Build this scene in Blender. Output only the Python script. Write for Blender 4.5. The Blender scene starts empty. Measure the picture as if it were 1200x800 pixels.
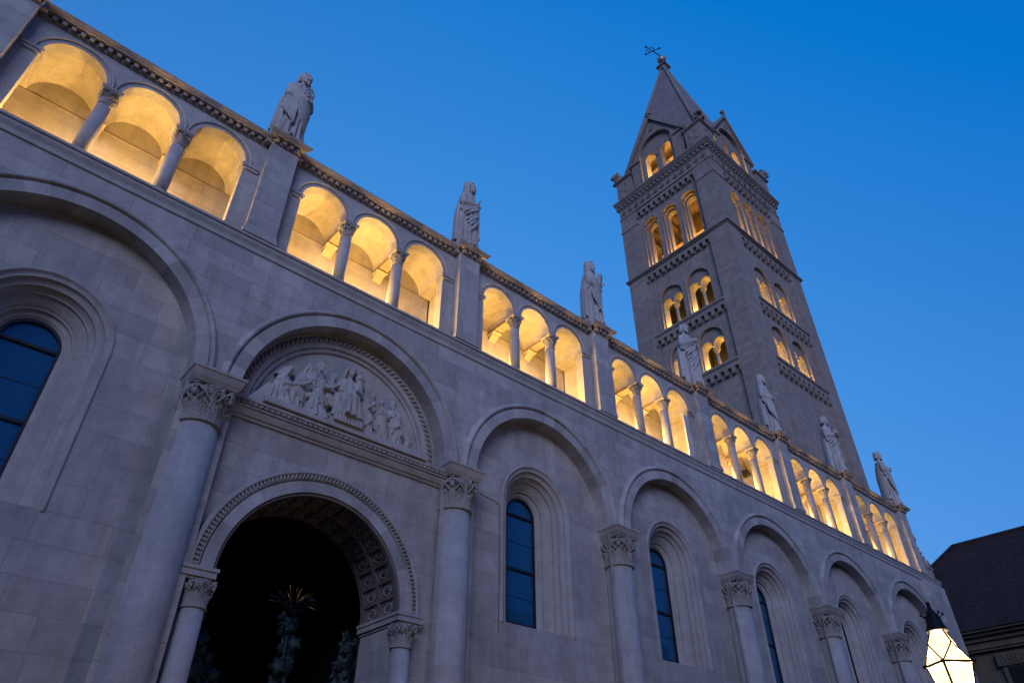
import bpy, bmesh, math, random
import numpy as np
from mathutils import Vector, Matrix, Euler, noise as mnoise
PI = math.pi
S = bpy.context.scene
COL = S.collection

# ------------------------------------------------------------------ camera
cam_d = bpy.data.cameras.new('camera'); cam = bpy.data.objects.new('camera', cam_d); COL.objects.link(cam)
yaw, pitch, roll = math.radians(41.43998), math.radians(36.91632), math.radians(-.11184)
fh = Vector((math.sin(yaw), math.cos(yaw), 0)); rt = Vector((math.cos(yaw), -math.sin(yaw), 0)); up = Vector((0, 0, 1))
F = fh * math.cos(pitch) + up * math.sin(pitch); U = up * math.cos(pitch) - fh * math.sin(pitch)
R2 = rt * math.cos(roll) + U * math.sin(roll); U2 = U * math.cos(roll) - rt * math.sin(roll)
m = Matrix((R2, U2, -F)).transposed().to_4x4(); m.translation = Vector((.06, -12.559, 1.17)); cam.matrix_world = m
cam_d.sensor_width = 36; cam_d.lens = 36 * 808.95 / 1200; cam_d.clip_start = .05; cam_d.clip_end = 1500
S.camera = cam

# ------------------------------------------------------------------ world, sun, exposure
w = bpy.data.worlds.new('World'); S.world = w; w.use_nodes = True
nt = w.node_tree; bg = nt.nodes['Background']
SKY_FIT = ((0.0368, (0.0191, 0.0714, -0.0639)), (-2.614, (.45, .75, .122)), (-1.727, (.271, .289, .347)))
SUN_EL, SUN_AZ = math.radians(10), math.radians(200)     # afterglow low behind the photographer
sky = nt.nodes.new('ShaderNodeTexSky'); sky.sky_type = 'NISHITA'; sky.sun_disc = False
sky.sun_elevation = SUN_EL; sky.sun_rotation = SUN_AZ; sky.air_density = 1.0; sky.dust_density = .3; sky.ozone_density = 6.0; sky.altitude = 200
# blue-hour grading of the sky by direction: palest low in the north-east, deepest overhead in the east and south
tc_ = nt.nodes.new('ShaderNodeTexCoord'); sep = nt.nodes.new('ShaderNodeSeparateColor'); cmb = nt.nodes.new('ShaderNodeCombineColor'); nt.links.new(sky.outputs[0], sep.inputs[0])
def wm(op, a_, b_):
    n_ = nt.nodes.new('ShaderNodeMath'); n_.operation = op
    for i_, v_ in ((0, a_), (1, b_)):
        if hasattr(v_, 'is_linked'): nt.links.new(v_, n_.inputs[i_])
        else: n_.inputs[i_].default_value = v_
    return n_.outputs[0]
for i, (k0, kv) in enumerate(SKY_FIT):
    dp_ = nt.nodes.new('ShaderNodeVectorMath'); dp_.operation = 'DOT_PRODUCT'; dp_.inputs[1].default_value = kv; nt.links.new(tc_.outputs['Generated'], dp_.inputs[0])
    e_ = wm('ADD', dp_.outputs['Value'], k0)
    f_ = wm('MAXIMUM', e_, .0015) if i == 0 else wm('POWER', math.e, e_)
    nt.links.new(wm('MULTIPLY', wm('MULTIPLY', wm('POWER', wm('MULTIPLY', sep.outputs[i], .1), .3), f_), 10.0), cmb.inputs[i])
nt.links.new(cmb.outputs[0], bg.inputs[0]); bg.inputs[1].default_value = .1
sun_d = bpy.data.lights.new('afterglow_sun', 'SUN'); sun = bpy.data.objects.new('afterglow_sun', sun_d); COL.objects.link(sun)
sun_d.energy = .46; sun_d.angle = math.radians(36); sun_d.color = (.61, .67, 1.0)
sun.rotation_euler = Vector((-.62, -.70, .33)).to_track_quat('Z', 'Y').to_euler()
S.view_settings.view_transform = 'Standard'; S.view_settings.look = 'None'; S.view_settings.exposure = 2; S.view_settings.gamma = 1
S.render.engine = 'CYCLES'; S.cycles.use_denoising = True; S.cycles.max_bounces = 6; S.cycles.diffuse_bounces = 4
S.cycles.sample_clamp_indirect = 4; S.cycles.caustics_reflective = False; S.cycles.caustics_refractive = False

# ------------------------------------------------------------------ materials
def nmat(name):
    M = bpy.data.materials.new(name); M.use_nodes = True
    return M, M.node_tree, M.node_tree.nodes['Principled BSDF']
def nd(t, typ, **kw):
    n = t.nodes.new(typ)
    for k, v in kw.items(): setattr(n, k, v)
    return n
def mixrgb(t, mode, fac, a, b):
    n = nd(t, 'ShaderNodeMix', data_type='RGBA', blend_type=mode)
    for i, v in ((0, fac), (6, a), (7, b)):
        if hasattr(v, 'is_linked'): t.links.new(v, n.inputs[i])
        else: n.inputs[i].default_value = v if i == 0 or len(v) == 4 else (*v, 1)
    return n.outputs[2]
def math_n(t, op, a, b=0.0):
    n = nd(t, 'ShaderNodeMath', operation=op)
    for i, v in ((0, a), (1, b)):
        if hasattr(v, 'is_linked'): t.links.new(v, n.inputs[i])
        else: n.inputs[i].default_value = v
    return n.outputs[0]
def noise_n(t, vec, scale, detail=5, rough=.6):
    n = nd(t, 'ShaderNodeTexNoise'); n.inputs['Scale'].default_value = scale; n.inputs['Detail'].default_value = detail
    n.inputs['Roughness'].default_value = rough; t.links.new(vec, n.inputs['Vector']); return n.outputs['Fac']
def ramp(t, fac, stops):
    r = nd(t, 'ShaderNodeValToRGB'); e = r.color_ramp.elements
    while len(e) < len(stops): e.new(.5)
    for i, (p, c) in enumerate(stops): e[i].position = p; e[i].color = (*c, 1) if len(c) == 3 else c
    t.links.new(fac, r.inputs[0]); return r.outputs[0]
def stone(name, col, bw=.95, bh=.42, bricks=True, joint=.66, var=.13, bump=.35, grain=1.0, rough=.88, mortar=.006):
    M, t, p = nmat(name)
    g = nd(t, 'ShaderNodeNewGeometry'); pos = g.outputs['Position']
    c = (*col, 1)
    big = noise_n(t, pos, .55, 4, .6); mid = noise_n(t, pos, 3.2, 6, .65); fine = noise_n(t, pos, 38 * grain, 4, .7)
    stv = nd(t, 'ShaderNodeMapping'); stv.inputs['Scale'].default_value = (2.2, 2.2, .16); t.links.new(pos, stv.inputs[0])
    streak = noise_n(t, stv.outputs[0], 1.4, 5, .65)
    bumps = []
    if bricks:
        sx = nd(t, 'ShaderNodeSeparateXYZ'); t.links.new(pos, sx.inputs[0])
        u = math_n(t, 'ADD', sx.outputs[0], sx.outputs[1])
        # uneven courses: jitter with a slow wobble
        cb = nd(t, 'ShaderNodeCombineXYZ'); t.links.new(u, cb.inputs[0]); t.links.new(sx.outputs[2], cb.inputs[1])
        br = nd(t, 'ShaderNodeTexBrick'); br.offset = .5; br.squash = 1.35; br.squash_frequency = 3; br.offset_frequency = 2
        br.inputs['Scale'].default_value = 1; br.inputs['Mortar Size'].default_value = mortar; br.inputs['Mortar Smooth'].default_value = .15
        br.inputs['Brick Width'].default_value = bw; br.inputs['Row Height'].default_value = bh
        br.inputs['Color1'].default_value = (1 - var, 1 - var, 1 - var * .9, 1); br.inputs['Color2'].default_value = (1 + var, 1 + var * .95, 1 + var * .85, 1)
        br.inputs['Mortar'].default_value = (joint, joint, joint, 1)
        t.links.new(cb.outputs[0], br.inputs['Vector'])
        c = mixrgb(t, 'MULTIPLY', 1.0, c, br.outputs['Color'])
        bumps.append((br.outputs['Fac'], -.3))
    at = nd(t, 'ShaderNodeAttribute', attribute_name='tone')
    tone = math_n(t, 'ADD', math_n(t, 'MULTIPLY', at.outputs['Fac'], .20), 1.0)
    c = mixrgb(t, 'MULTIPLY', 1.0, c, ramp(t, big, [(.3, (.88, .87, .86)), (.7, (1.09, 1.08, 1.07))]))
    c = mixrgb(t, 'MULTIPLY', .6, c, ramp(t, mid, [(.32, (.76, .75, .74)), (.68, (1.15, 1.14, 1.12))]))
    c = mixrgb(t, 'MULTIPLY', .40, c, ramp(t, streak, [(.36, (.68, .67, .66)), (.58, (1.05, 1.05, 1.05))]))
    c = mixrgb(t, 'MULTIPLY', .5, c, ramp(t, fine, [(.35, (.72, .71, .7)), (.65, (1.15, 1.15, 1.15))]))
    cm = nd(t, 'ShaderNodeVectorMath', operation='SCALE'); t.links.new(c, cm.inputs[0]); t.links.new(tone, cm.inputs['Scale'])
    t.links.new(cm.outputs[0], p.inputs['Base Color']); p.inputs['Roughness'].default_value = rough
    p.inputs['Specular IOR Level'].default_value = .25
    h = math_n(t, 'ADD', math_n(t, 'MULTIPLY', mid, .5), math_n(t, 'MULTIPLY', fine, .35))
    for f, k in bumps: h = math_n(t, 'ADD', h, math_n(t, 'MULTIPLY', f, k))
    b = nd(t, 'ShaderNodeBump'); b.inputs['Strength'].default_value = bump; b.inputs['Distance'].default_value = .03
    t.links.new(h, b.inputs['Height']); t.links.new(b.outputs[0], p.inputs['Normal'])
    return M
def plain(name, col, rough=.6, metal=0., bump=0., scale=20, var=.25, spec=.5):
    M, t, p = nmat(name)
    g = nd(t, 'ShaderNodeNewGeometry'); n = noise_n(t, g.outputs['Position'], scale, 5, .65)
    c = mixrgb(t, 'MULTIPLY', 1.0, (*col, 1), ramp(t, n, [(.3, (1 - var,) * 3), (.7, (1 + var,) * 3)]))
    t.links.new(c, p.inputs['Base Color']); p.inputs['Roughness'].default_value = rough; p.inputs['Metallic'].default_value = metal
    p.inputs['Specular IOR Level'].default_value = spec
    if bump:
        b = nd(t, 'ShaderNodeBump'); b.inputs['Strength'].default_value = bump; b.inputs['Distance'].default_value = .02
        t.links.new(n, b.inputs['Height']); t.links.new(b.outputs[0], p.inputs['Normal'])
    return M
LIME = (.40, .385, .375)
M_wall = stone('limestone_ashlar', LIME, .98, .40)
M_niche = stone('limestone_ashlar_large', LIME, 1.15, .52, mortar=.005)
M_smooth = stone('limestone_smooth', LIME, bricks=False)
M_drum = stone('limestone_drum', LIME, 40, 1.1, mortar=.003, var=.04, joint=.85)
M_carved = stone('limestone_carved', (.34, .325, .305), bricks=False, bump=.5)
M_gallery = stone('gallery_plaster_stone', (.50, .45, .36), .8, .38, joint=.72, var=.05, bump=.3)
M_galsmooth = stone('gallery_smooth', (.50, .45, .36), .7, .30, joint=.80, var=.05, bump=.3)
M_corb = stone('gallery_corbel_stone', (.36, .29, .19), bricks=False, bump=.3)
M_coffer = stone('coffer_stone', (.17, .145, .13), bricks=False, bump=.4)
M_rib = stone('gallery_rib_shade_brown', (.30, .215, .12), bricks=False, bump=.3)  # brown tone paints in the shadow the capitals throw on the ribs
M_cornice = stone('cornice_stone', (.36, .31, .27), bricks=False, bump=.45)
M_statue = stone('statue_stone', (.43, .41, .39), bricks=False, bump=.45, grain=.8)
TOWC = (.30, .25, .215)
M_tower = stone('tower_stone', TOWC, .62, .27, var=.10, joint=.72, bump=.35, mortar=.007)
M_tsmooth = stone('tower_stone_smooth', (.27, .225, .195), bricks=False, bump=.35)
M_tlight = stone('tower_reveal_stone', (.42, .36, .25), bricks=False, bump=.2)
M_spire = stone('spire_stone', (.25, .21, .20), .7, .35, var=.06, joint=.82, bump=.2)
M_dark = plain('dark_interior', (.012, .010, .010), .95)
M_brown = plain('belfry_timber', (.20, .12, .05), .85, bump=.3, scale=3)
M_iron = plain('dark_iron', (.02, .018, .016), .55, .6)
M_mull = plain('bronze_glazing_bar', (.012, .016, .022), .5, .2)
M_verd = plain('verdigris_bronze', (.006, .022, .026), .6, .0, scale=9, var=.5)
M_gold = plain('gilded_metal', (.75, .46, .16), .35, .9)
M_crownleaf = plain('dark_bronze', (.018, .022, .03), .5, .5)
M_tile = stone('roof_tiles', (.040, .022, .022), .22, .17, var=.25, joint=.5, bump=.8, mortar=.014)
M_house = stone('house_plaster', (.14, .115, .085), bricks=False, bump=.25)
M_housedark = plain('house_opening', (.012, .011, .012), .4)
M_shutter = plain('brown_shutter', (.10, .07, .04), .7)
M_pave = stone('paving', (.07, .066, .062), .6, .4, var=.15)
M_board = plain('pale_board', (.45, .45, .50), .6, scale=4, var=.1)
M_lead = plain('aisle_roof_sheet', (.10, .085, .08), .6, .2)
def glass_mat():
    M, t, p = nmat('dusk_window_glass')
    g = nd(t, 'ShaderNodeNewGeometry'); n = noise_n(t, g.outputs['Position'], 1.3, 2, .5)
    p.inputs['Base Color'].default_value = (.015, .080, .165, 1); p.inputs['Roughness'].default_value = .04; p.inputs['IOR'].default_value = 1.55  # blue base colour stands in for the reflected dusk sky
    p.inputs['Specular Tint'].default_value = (.25, .6, 1, 1)
    b = nd(t, 'ShaderNodeBump'); b.inputs['Strength'].default_value = .08; b.inputs['Distance'].default_value = .05
    t.links.new(n, b.inputs['Height']); t.links.new(b.outputs[0], p.inputs['Normal']); return M
M_glass = glass_mat()
def lamp_mat():
    M, t, p = nmat('lit_lantern_glass'); out = t.nodes['Material Output']
    g = nd(t, 'ShaderNodeNewGeometry'); n = noise_n(t, g.outputs['Position'], 6, 3)
    em = nd(t, 'ShaderNodeEmission'); em.inputs['Color'].default_value = (1, .74, .40, 1)
    t.links.new(math_n(t, 'ADD', math_n(t, 'MULTIPLY', n, .8), .25), em.inputs['Strength'])
    tr = nd(t, 'ShaderNodeBsdfTransparent'); tr.inputs['Color'].default_value = (1, .95, .85, 1)
    mx = nd(t, 'ShaderNodeMixShader'); mx.inputs[0].default_value = .62
    t.links.new(tr.outputs[0], mx.inputs[1]); t.links.new(em.outputs[0], mx.inputs[2]); t.links.new(mx.outputs[0], out.inputs['Surface'])
    return M
M_lamp = lamp_mat()

# ------------------------------------------------------------------ mesh builder
class MB:
    def __init__(s, xf=None): s.v = []; s.f = []; s.t = []; s.sm = []; s.xf = xf; s.tone = 0.; s.smooth = False
    def add(s, vs, fs):
        b = len(s.v)
        if s.xf: vs = [s.xf(*q) for q in vs]
        s.v += [tuple(q) for q in vs]
        for f in fs: s.f.append(tuple(i + b for i in f)); s.t.append(s.tone); s.sm.append(s.smooth)
        return s
    def quad(s, a, b, c, d): return s.add([a, b, c, d], [(0, 1, 2, 3)])
    def box(s, x0, x1, y0, y1, z0, z1):
        vs = [(x, y, z) for z in (z0, z1) for y in (y0, y1) for x in (x0, x1)]
        return s.add(vs, [(0, 2, 3, 1), (4, 5, 7, 6), (0, 1, 5, 4), (2, 6, 7, 3), (0, 4, 6, 2), (1, 3, 7, 5)])
    def frustum(s, a, b):   # a,b = (x0,x1,y0,y1,z)
        vs = [(x, y, q[4]) for q in (a, b) for y in q[2:4] for x in q[0:2]]
        return s.add(vs, [(0, 2, 3, 1), (4, 5, 7, 6), (0, 1, 5, 4), (2, 6, 7, 3), (0, 4, 6, 2), (1, 3, 7, 5)])
    def lathe(s, cx, cy, prof, n=24, a0=0, a1=2 * PI):
        full = abs(a1 - a0 - 2 * PI) < 1e-6; k = n if full else n + 1; vs = []
        for (r, z) in prof:
            for i in range(k):
                a = a0 + (a1 - a0) * i / n; vs.append((cx + r * math.cos(a), cy + r * math.sin(a), z))
        fs = [(j * k + i, j * k + (i + 1) % k, (j + 1) * k + (i + 1) % k, (j + 1) * k + i) for j in range(len(prof) - 1) for i in range(n if full else n)]
        if not full: fs = [f for f in fs if True]
        if full: fs += [tuple(range(k))[::-1], tuple((len(prof) - 1) * k + i for i in range(k))]
        o = s.smooth; s.smooth = True; s.add(vs, fs); s.smooth = o; return s
    def ball(s, c, r, n=10, M=None):
        vs = []; rr = r if hasattr(r, '__len__') else (r, r, r)
        for j in range(1, n):
            th = PI * j / n
            for i in range(2 * n):
                ph = PI * i / n; q = Vector((rr[0] * math.sin(th) * math.cos(ph), rr[1] * math.sin(th) * math.sin(ph), rr[2] * math.cos(th)))
                vs.append(q)
        vs += [Vector((0, 0, rr[2])), Vector((0, 0, -rr[2]))]; k = 2 * n; T = len(vs) - 2
        fs = [(j * k + i, (j + 1) * k + i, (j + 1) * k + (i + 1) % k, j * k + (i + 1) % k) for j in range(n - 2) for i in range(k)]
        fs += [(T, i, (i + 1) % k) for i in range(k)] + [(T + 1, (n - 2) * k + (i + 1) % k, (n - 2) * k + i) for i in range(k)]
        C_ = Vector(c); vs = [(M @ q if M else q) + C_ for q in vs]
        o = s.smooth; s.smooth = True; s.add([tuple(q) for q in vs], fs); s.smooth = o; return s
    def tube(s, pts, rad, n=10, flat=1.0, caps=True):
        pts = [Vector(p) for p in pts]; L = len(pts); rad = rad if hasattr(rad, '__len__') else [rad] * L
        vs = []; prev = None
        for i, p in enumerate(pts):
            d = (pts[min(i + 1, L - 1)] - pts[max(i - 1, 0)]).normalized()
            if prev is None: a = d.orthogonal().normalized()
            else: a = (prev - d * prev.dot(d)); a = a.normalized() if a.length > 1e-6 else d.orthogonal().normalized()
            prev = a; b = d.cross(a)
            for k in range(n):
                t = 2 * PI * k / n; vs.append(p + (a * math.cos(t) + b * math.sin(t) * flat) * rad[i])
        fs = [(i * n + k, i * n + (k + 1) % n, (i + 1) * n + (k + 1) % n, (i + 1) * n + k) for i in range(L - 1) for k in range(n)]
        if caps: fs += [tuple(range(n))[::-1], tuple((L - 1) * n + k for k in range(n))]
        o = s.smooth; s.smooth = True; s.add([tuple(q) for q in vs], fs); s.smooth = o; return s
    def cap(s, pts, rad, n=10):     # tube with round ends
        s.tube(pts, rad, n); rad = rad if hasattr(rad, '__len__') else [rad] * len(pts)
        s.ball(pts[0], rad[0] * .99, 6); s.ball(pts[-1], rad[-1] * .99, 6); return s
    def sweep(s, path, prof, tones=None, every=1):
        """path: (x, z, nx, nz) points in a wall plane; prof: (outward offset, y)"""
        k = len(prof)
        for i in range(len(path) - 1):
            if tones: s.tone = tones[(i // every) % len(tones)]
            vs = [(p[0] + p[2] * o, y, p[1] + p[3] * o) for p in path[i:i + 2] for (o, y) in prof]
            s.add(vs, [(j, j + 1, k + j + 1, k + j) for j in range(k - 1)])
        s.tone = 0.; return s
    def holes(s, x0, x1, z0, z1, y, hs, n=20):
        """wall sheet at depth y with round-arched holes (cx, hw, z_bottom, z_spring)"""
        xs = [x0, x1]
        for (cx, hw, zb, zs) in hs: xs += [cx - hw * math.cos(PI * i / n) for i in range(n + 1)]
        xs = sorted(x for x in xs if x0 - 1e-6 <= x <= x1 + 1e-6); ux = [xs[0]]
        for x in xs[1:]:
            if x - ux[-1] > 1e-4: ux.append(x)
        for a, b in zip(ux[:-1], ux[1:]):
            mid = (a + b) / 2; h = next((h for h in hs if abs(mid - h[0]) < h[1]), None)
            if h is None: s.quad((a, y, z0), (b, y, z0), (b, y, z1), (a, y, z1)); continue
            cx, hw, zb, zs = h; f = lambda x: zs + math.sqrt(max(0, hw * hw - (x - cx) ** 2))
            if zb > z0 + 1e-4: s.quad((a, y, z0), (b, y, z0), (b, y, zb), (a, y, zb))
            s.quad((a, y, f(a)), (b, y, f(b)), (b, y, z1), (a, y, z1))
        return s
    def build(s, name, mat, parent=None, **kw):
        return finish(name, s.v, s.f, mat, parent, s.t, s.sm, **kw)
def finish(name, v, f, mat, parent=None, tone=None, sm=None, smooth=None):
    me = bpy.data.meshes.new(name); off = Vector(wloc(parent)) if parent else Vector((0, 0, 0))
    me.from_pydata([Vector(q) - off for q in v], [], f); me.materials.append(mat)
    if tone and any(tone):
        a = me.attributes.new('tone', 'FLOAT', 'FACE'); a.data.foreach_set('value', tone)
    if smooth is not None: me.polygons.foreach_set('use_smooth', [smooth] * len(me.polygons))
    elif sm: me.polygons.foreach_set('use_smooth', sm)
    o = bpy.data.objects.new(name, me); COL.objects.link(o)
    if parent: o.parent = parent
    return o
def wloc(o):
    p = Vector((0, 0, 0))
    while o: p = p + o.location; o = o.parent
    return p
def tag(o, label=None, cat=None, group=None, kind=None):
    for k, v in (('label', label), ('category', cat), ('group', group), ('kind', kind)):
        if v: o[k] = v
    return o
def empty(name, loc, label, cat, group=None):
    o = bpy.data.objects.new(name, None); COL.objects.link(o); o.location = loc; o.empty_display_size = .5
    return tag(o, label, cat, group)
def copy_part(o, parent, dx, dy=0, dz=0):
    c = o.copy(); COL.objects.link(c); c.parent = parent; c.location = o.location + Vector((dx, dy, dz))
    for ch in list(o.children):
        d = ch.copy(); COL.objects.link(d); d.parent = c; d.location = ch.location
    return c
def arc(cx, cz, r, n=40, a0=PI, a1=0.):
    return [(cx + r * math.cos(a0 + (a1 - a0) * i / n), cz + r * math.sin(a0 + (a1 - a0) * i / n), math.cos(a0 + (a1 - a0) * i / n), math.sin(a0 + (a1 - a0) * i / n)) for i in range(n + 1)]
def archpath(cx, hw, zb, zs, n=28):
    return [(cx - hw, zb, -1, 0)] + arc(cx, zs, hw, n) + [(cx + hw, zb, 1, 0)]
rnd = random.Random(7)
def lamp(name, loc, power, col=(1, .61, .19), rad=.08, parent=None):
    d = bpy.data.lights.new(name, 'POINT'); d.energy = power; d.color = col; d.shadow_soft_size = rad
    o = bpy.data.objects.new(name, d); COL.objects.link(o)
    if parent: o.parent = parent; o.location = Vector(loc) - wloc(parent)
    else: o.location = loc
    return o

# ================================================================== GROUND
g = MB(); g.quad((-600, -600, -.3), (600, -600, -.3), (600, 600, -.3), (-600, 600, -.3)); tag(g.build('ground', M_pave), kind='structure')

# ================================================================== CATHEDRAL
PL = [-3.34, 2.85, 9.06, 15.005, 20.95, 26.90, 32.835, 38.845]      # left edges of the upper pilasters
PW = .74
PC = [x + PW / 2 for x in PL]
CE = 41.0                                                                # east end
cath = empty('cathedral', (18, 6, 0), 'pale limestone Romanesque cathedral flank with big round arches and a lit arcaded gallery', 'cathedral')
ZS = 8.92                                                                # springing of the great arches
NICHE = .42
ZSC0, ZSC1 = 12.42, 12.86                                                # string course
bays = [(PC[i], PC[i + 1]) for i in range(7)]
RADS = [(b - a) / 2 - .50 for a, b in bays]
CX = [(a + b) / 2 for a, b in bays]

# --- front (spandrel) wall with the great arches
wl = MB()
hs = [(c, r, 0, ZS) for c, r in zip(CX, RADS)]
wl.holes(-8.0, CE, 0, ZSC0 + .05, .06, hs, 48)
for c, r in zip(CX, RADS): wl.box(c - r - 1.0 + .02, c - r, .064, NICHE, 0, ZS) if False else None
wl.quad((CE, .06, 0), (CE, 20, 0), (CE, 20, 12.8), (CE, .06, 12.8))
wl.build('wall', M_wall, cath)
for i, (c, r) in enumerate(zip(CX, RADS)):
    a = MB(); n = 60
    tones = [rnd.uniform(-1, 1) for _ in range(20)]
    # archivolt: flat face, bead, hollow and outer roll; soffit behind
    prof = [(0, NICHE + .01), (0, .0), (.27, .0), (.275, .035), (.295, .04), (.31, .0), (.33, -.035), (.365, -.045), (.40, -.02), (.425, .02), (.44, .03), (.455, .062)]
    a.sweep(arc(c, ZS, r, n), prof, tones, 3)
    a.build('arch', M_smooth, cath)
    nw = MB()
    if i != 1:
        nw.holes(c - r - .55, c + r + .55, 0, ZS + r + .1, NICHE, [(c, 1.2, 5.72, 8.86)])
        nw.build('niche_wall', M_niche, cath)

# --- stepped windows in the niches
def window(cx):
    s = MB(); hw = .53; y0 = NICHE; pth = archpath(cx, hw, 5.70, 8.86)
    prof = [(.0, 1.17), (.0, 1.08), (.05, 1.02), (.10, 1.00), (.13, .985), (.135, .93), (.17, .92), (.20, .88), (.30, .80), (.345, .77), (.35, .71), (.385, .70),
            (.42, .655), (.44, .62), (.445, .57), (.475, .56), (.535, .53), (.56, .50), (.565, .455), (.60, .45), (.64, .43), (.665, .40), (.69, .385), (.715, .39), (.73, .425)]
    s.sweep(pth, prof)
    s.quad((cx - 1.2, NICHE, 5.715), (cx + 1.2, NICHE, 5.715), (cx + .55, 1.17, 5.93), (cx - .55, 1.17, 5.93))
    w_ = s.build('window', M_smooth, cath)
    gl = MB(); pts = [(p[0], 1.155, p[1]) for p in archpath(cx, hw + .01, 5.7, 8.86)]
    gl.add(pts, [tuple(range(len(pts)))]); gl.build('pane', M_glass, w_)
    b = MB(); b.sweep(archpath(cx, hw - .055, 5.7, 8.86), [(.06, 1.15), (.06, 1.09), (0, 1.09), (0, 1.15)])
    for z in (5.97, 7.36, 8.86): b.box(cx - hw + .02, cx + hw - .02, 1.10, 1.15, z - .03, z + .03)
    b.build('glazing_bar', M_mull, w_)
    f = MB()
    for z in (6.65, 8.1): f.box(cx - hw + .05, cx + hw - .05, 1.145, 1.154, z - .006, z + .006)
    f.build('lead_came', M_mull, w_)
for i in range(7):
    if i != 1: window(CX[i])

# --- carved leaf capital
def capital_mb(mb, cx, cy, z0, z1, r0, r1, nl=8, seed=0):
    """bell carved with rows of veined leaves (fine relief), corner volutes, stems and flowers"""
    H = z1 - z0; rg = random.Random(seed); NT, NZ = 36 * nl // 2, 56; vs = []
    def leafrow(th, t, h, ph, wid, out):
        u = ((th / (2 * PI) * nl + ph) % 1.0 - .5) * 2 / wid; v = t / h
        if v > 1.06 or v < 0: return 0.
        w_ = (1 - .50 * v ** 2.4) * (1 + .14 * math.sin(v * PI * 8.5)) if v < .94 else (1 - .50 * v ** 2.4) * math.sqrt(max(0, (1.06 - v) / .12))
        if abs(u) > w_ or w_ <= 0: return 0.
        e = 1 - (abs(u) / w_) ** 6
        return e * (.085 + out * v ** 3.2 + .035 * math.exp(-(u / .10) ** 2) - .050 * abs(math.sin((abs(u) * 3.1 - v * 2.2) * PI)) * (1 - .3 * v))
    for j in range(NZ + 1):
        t = j / NZ; bell = .97 + .30 * max(0, t - .45) ** 1.6 / .55 ** 1.6 * (r1 / r0 - .85)
        for i in range(NT):
            th = 2 * PI * i / NT
            d = max(leafrow(th, t, .46, 0, .98, .26), leafrow(th, t, .76, .5, .86, .24), leafrow(th, t, .93, .0, .5, .10) * .8)
            d += .012 * mnoise.noise(Vector((math.cos(th) * 9, math.sin(th) * 9, t * 14 + seed)))
            rr = r0 * (bell + d); vs.append((cx + rr * math.cos(th), cy + rr * math.sin(th), z0 + t * H))
    fs = [(j * NT + i, j * NT + (i + 1) % NT, (j + 1) * NT + (i + 1) % NT, (j + 1) * NT + i) for j in range(NZ) for i in range(NT)]
    mb.add(vs, fs)
    mb.lathe(cx, cy, [(r0 * 1.0, z0 - .07 * H), (r0 * 1.12, z0 - .055 * H), (r0 * 1.15, z0 - .03 * H), (r0 * 1.12, z0 - .005 * H), (r0 * .95, z0)], 28)
    rc = r1 * 1.20
    for q in range(4):
        a = PI / 4 + q * PI / 2; ca, sa = math.cos(a), math.sin(a)
        for sgn in (-1, 1):                                  # corner volutes and their stems
            pts = []
            for t in np.linspace(0, 1, 18):
                th = t * 2.6 * PI + .9; rad = .13 * H * (1 - .8 * t)
                pr = rc - .05 * H + rad * math.cos(th); pz = z1 - .17 * H + rad * math.sin(th); off = sgn * (.035 + .02 * t) * H
                pts.append((cx + ca * pr - sa * off, cy + sa * pr + ca * off, pz))
            mb.tube(pts, .034 * H, 6)
            st = [(cx + math.cos(a - sgn * .62) * r0 * 1.18, cy + math.sin(a - sgn * .62) * r0 * 1.18, z0 + .50 * H), (cx + math.cos(a - sgn * .40) * r0 * 1.30, cy + math.sin(a - sgn * .40) * r0 * 1.30, z0 + .74 * H), (cx + ca * rc * .97 - sa * sgn * .04 * H, cy + sa * rc * .97 + ca * sgn * .04 * H, z1 - .05 * H)]
            mb.tube(st, [.030 * H, .036 * H, .040 * H], 6)
        mb.ball((cx + ca * rc * .94, cy + sa * rc * .94, z1 - .30 * H), (.075 * H, .075 * H, .10 * H), 6)
        a2 = q * PI / 2; px, py = cx + math.cos(a2) * r1 * 1.04, cy + math.sin(a2) * r1 * 1.04
        mb.ball((px, py, z1 - .11 * H), .05 * H, 6)
        for d in range(5):
            b_ = d / 5 * 2 * PI + .3; mb.ball((px - math.sin(a2) * .075 * H * math.cos(b_), py + math.cos(a2) * .075 * H * math.cos(b_), z1 - .11 * H + .075 * H * math.sin(b_)), .042 * H, 4)
        for sgn in (-1, 1):                                  # inner scrolls crossing to the middle flower
            b_ = a2 + sgn * .62; mb.tube([(cx + math.cos(b_) * r0 * 1.2, cy + math.sin(b_) * r0 * 1.2, z0 + .52 * H), (cx + math.cos(a2 + sgn * .33) * r1 * 1.1, cy + math.sin(a2 + sgn * .33) * r1 * 1.1, z0 + .80 * H), (cx + math.cos(a2 + sgn * .12) * r1 * 1.08, cy + math.sin(a2 + sgn * .12) * r1 * 1.08, z0 + .76 * H), (cx + math.cos(a2 + sgn * .16) * r1 * 1.06, cy + math.sin(a2 + sgn * .16) * r1 * 1.06, z0 + .66 * H)], [.030 * H, .03 * H, .028 * H, .02 * H], 6)
    return mb

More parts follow.
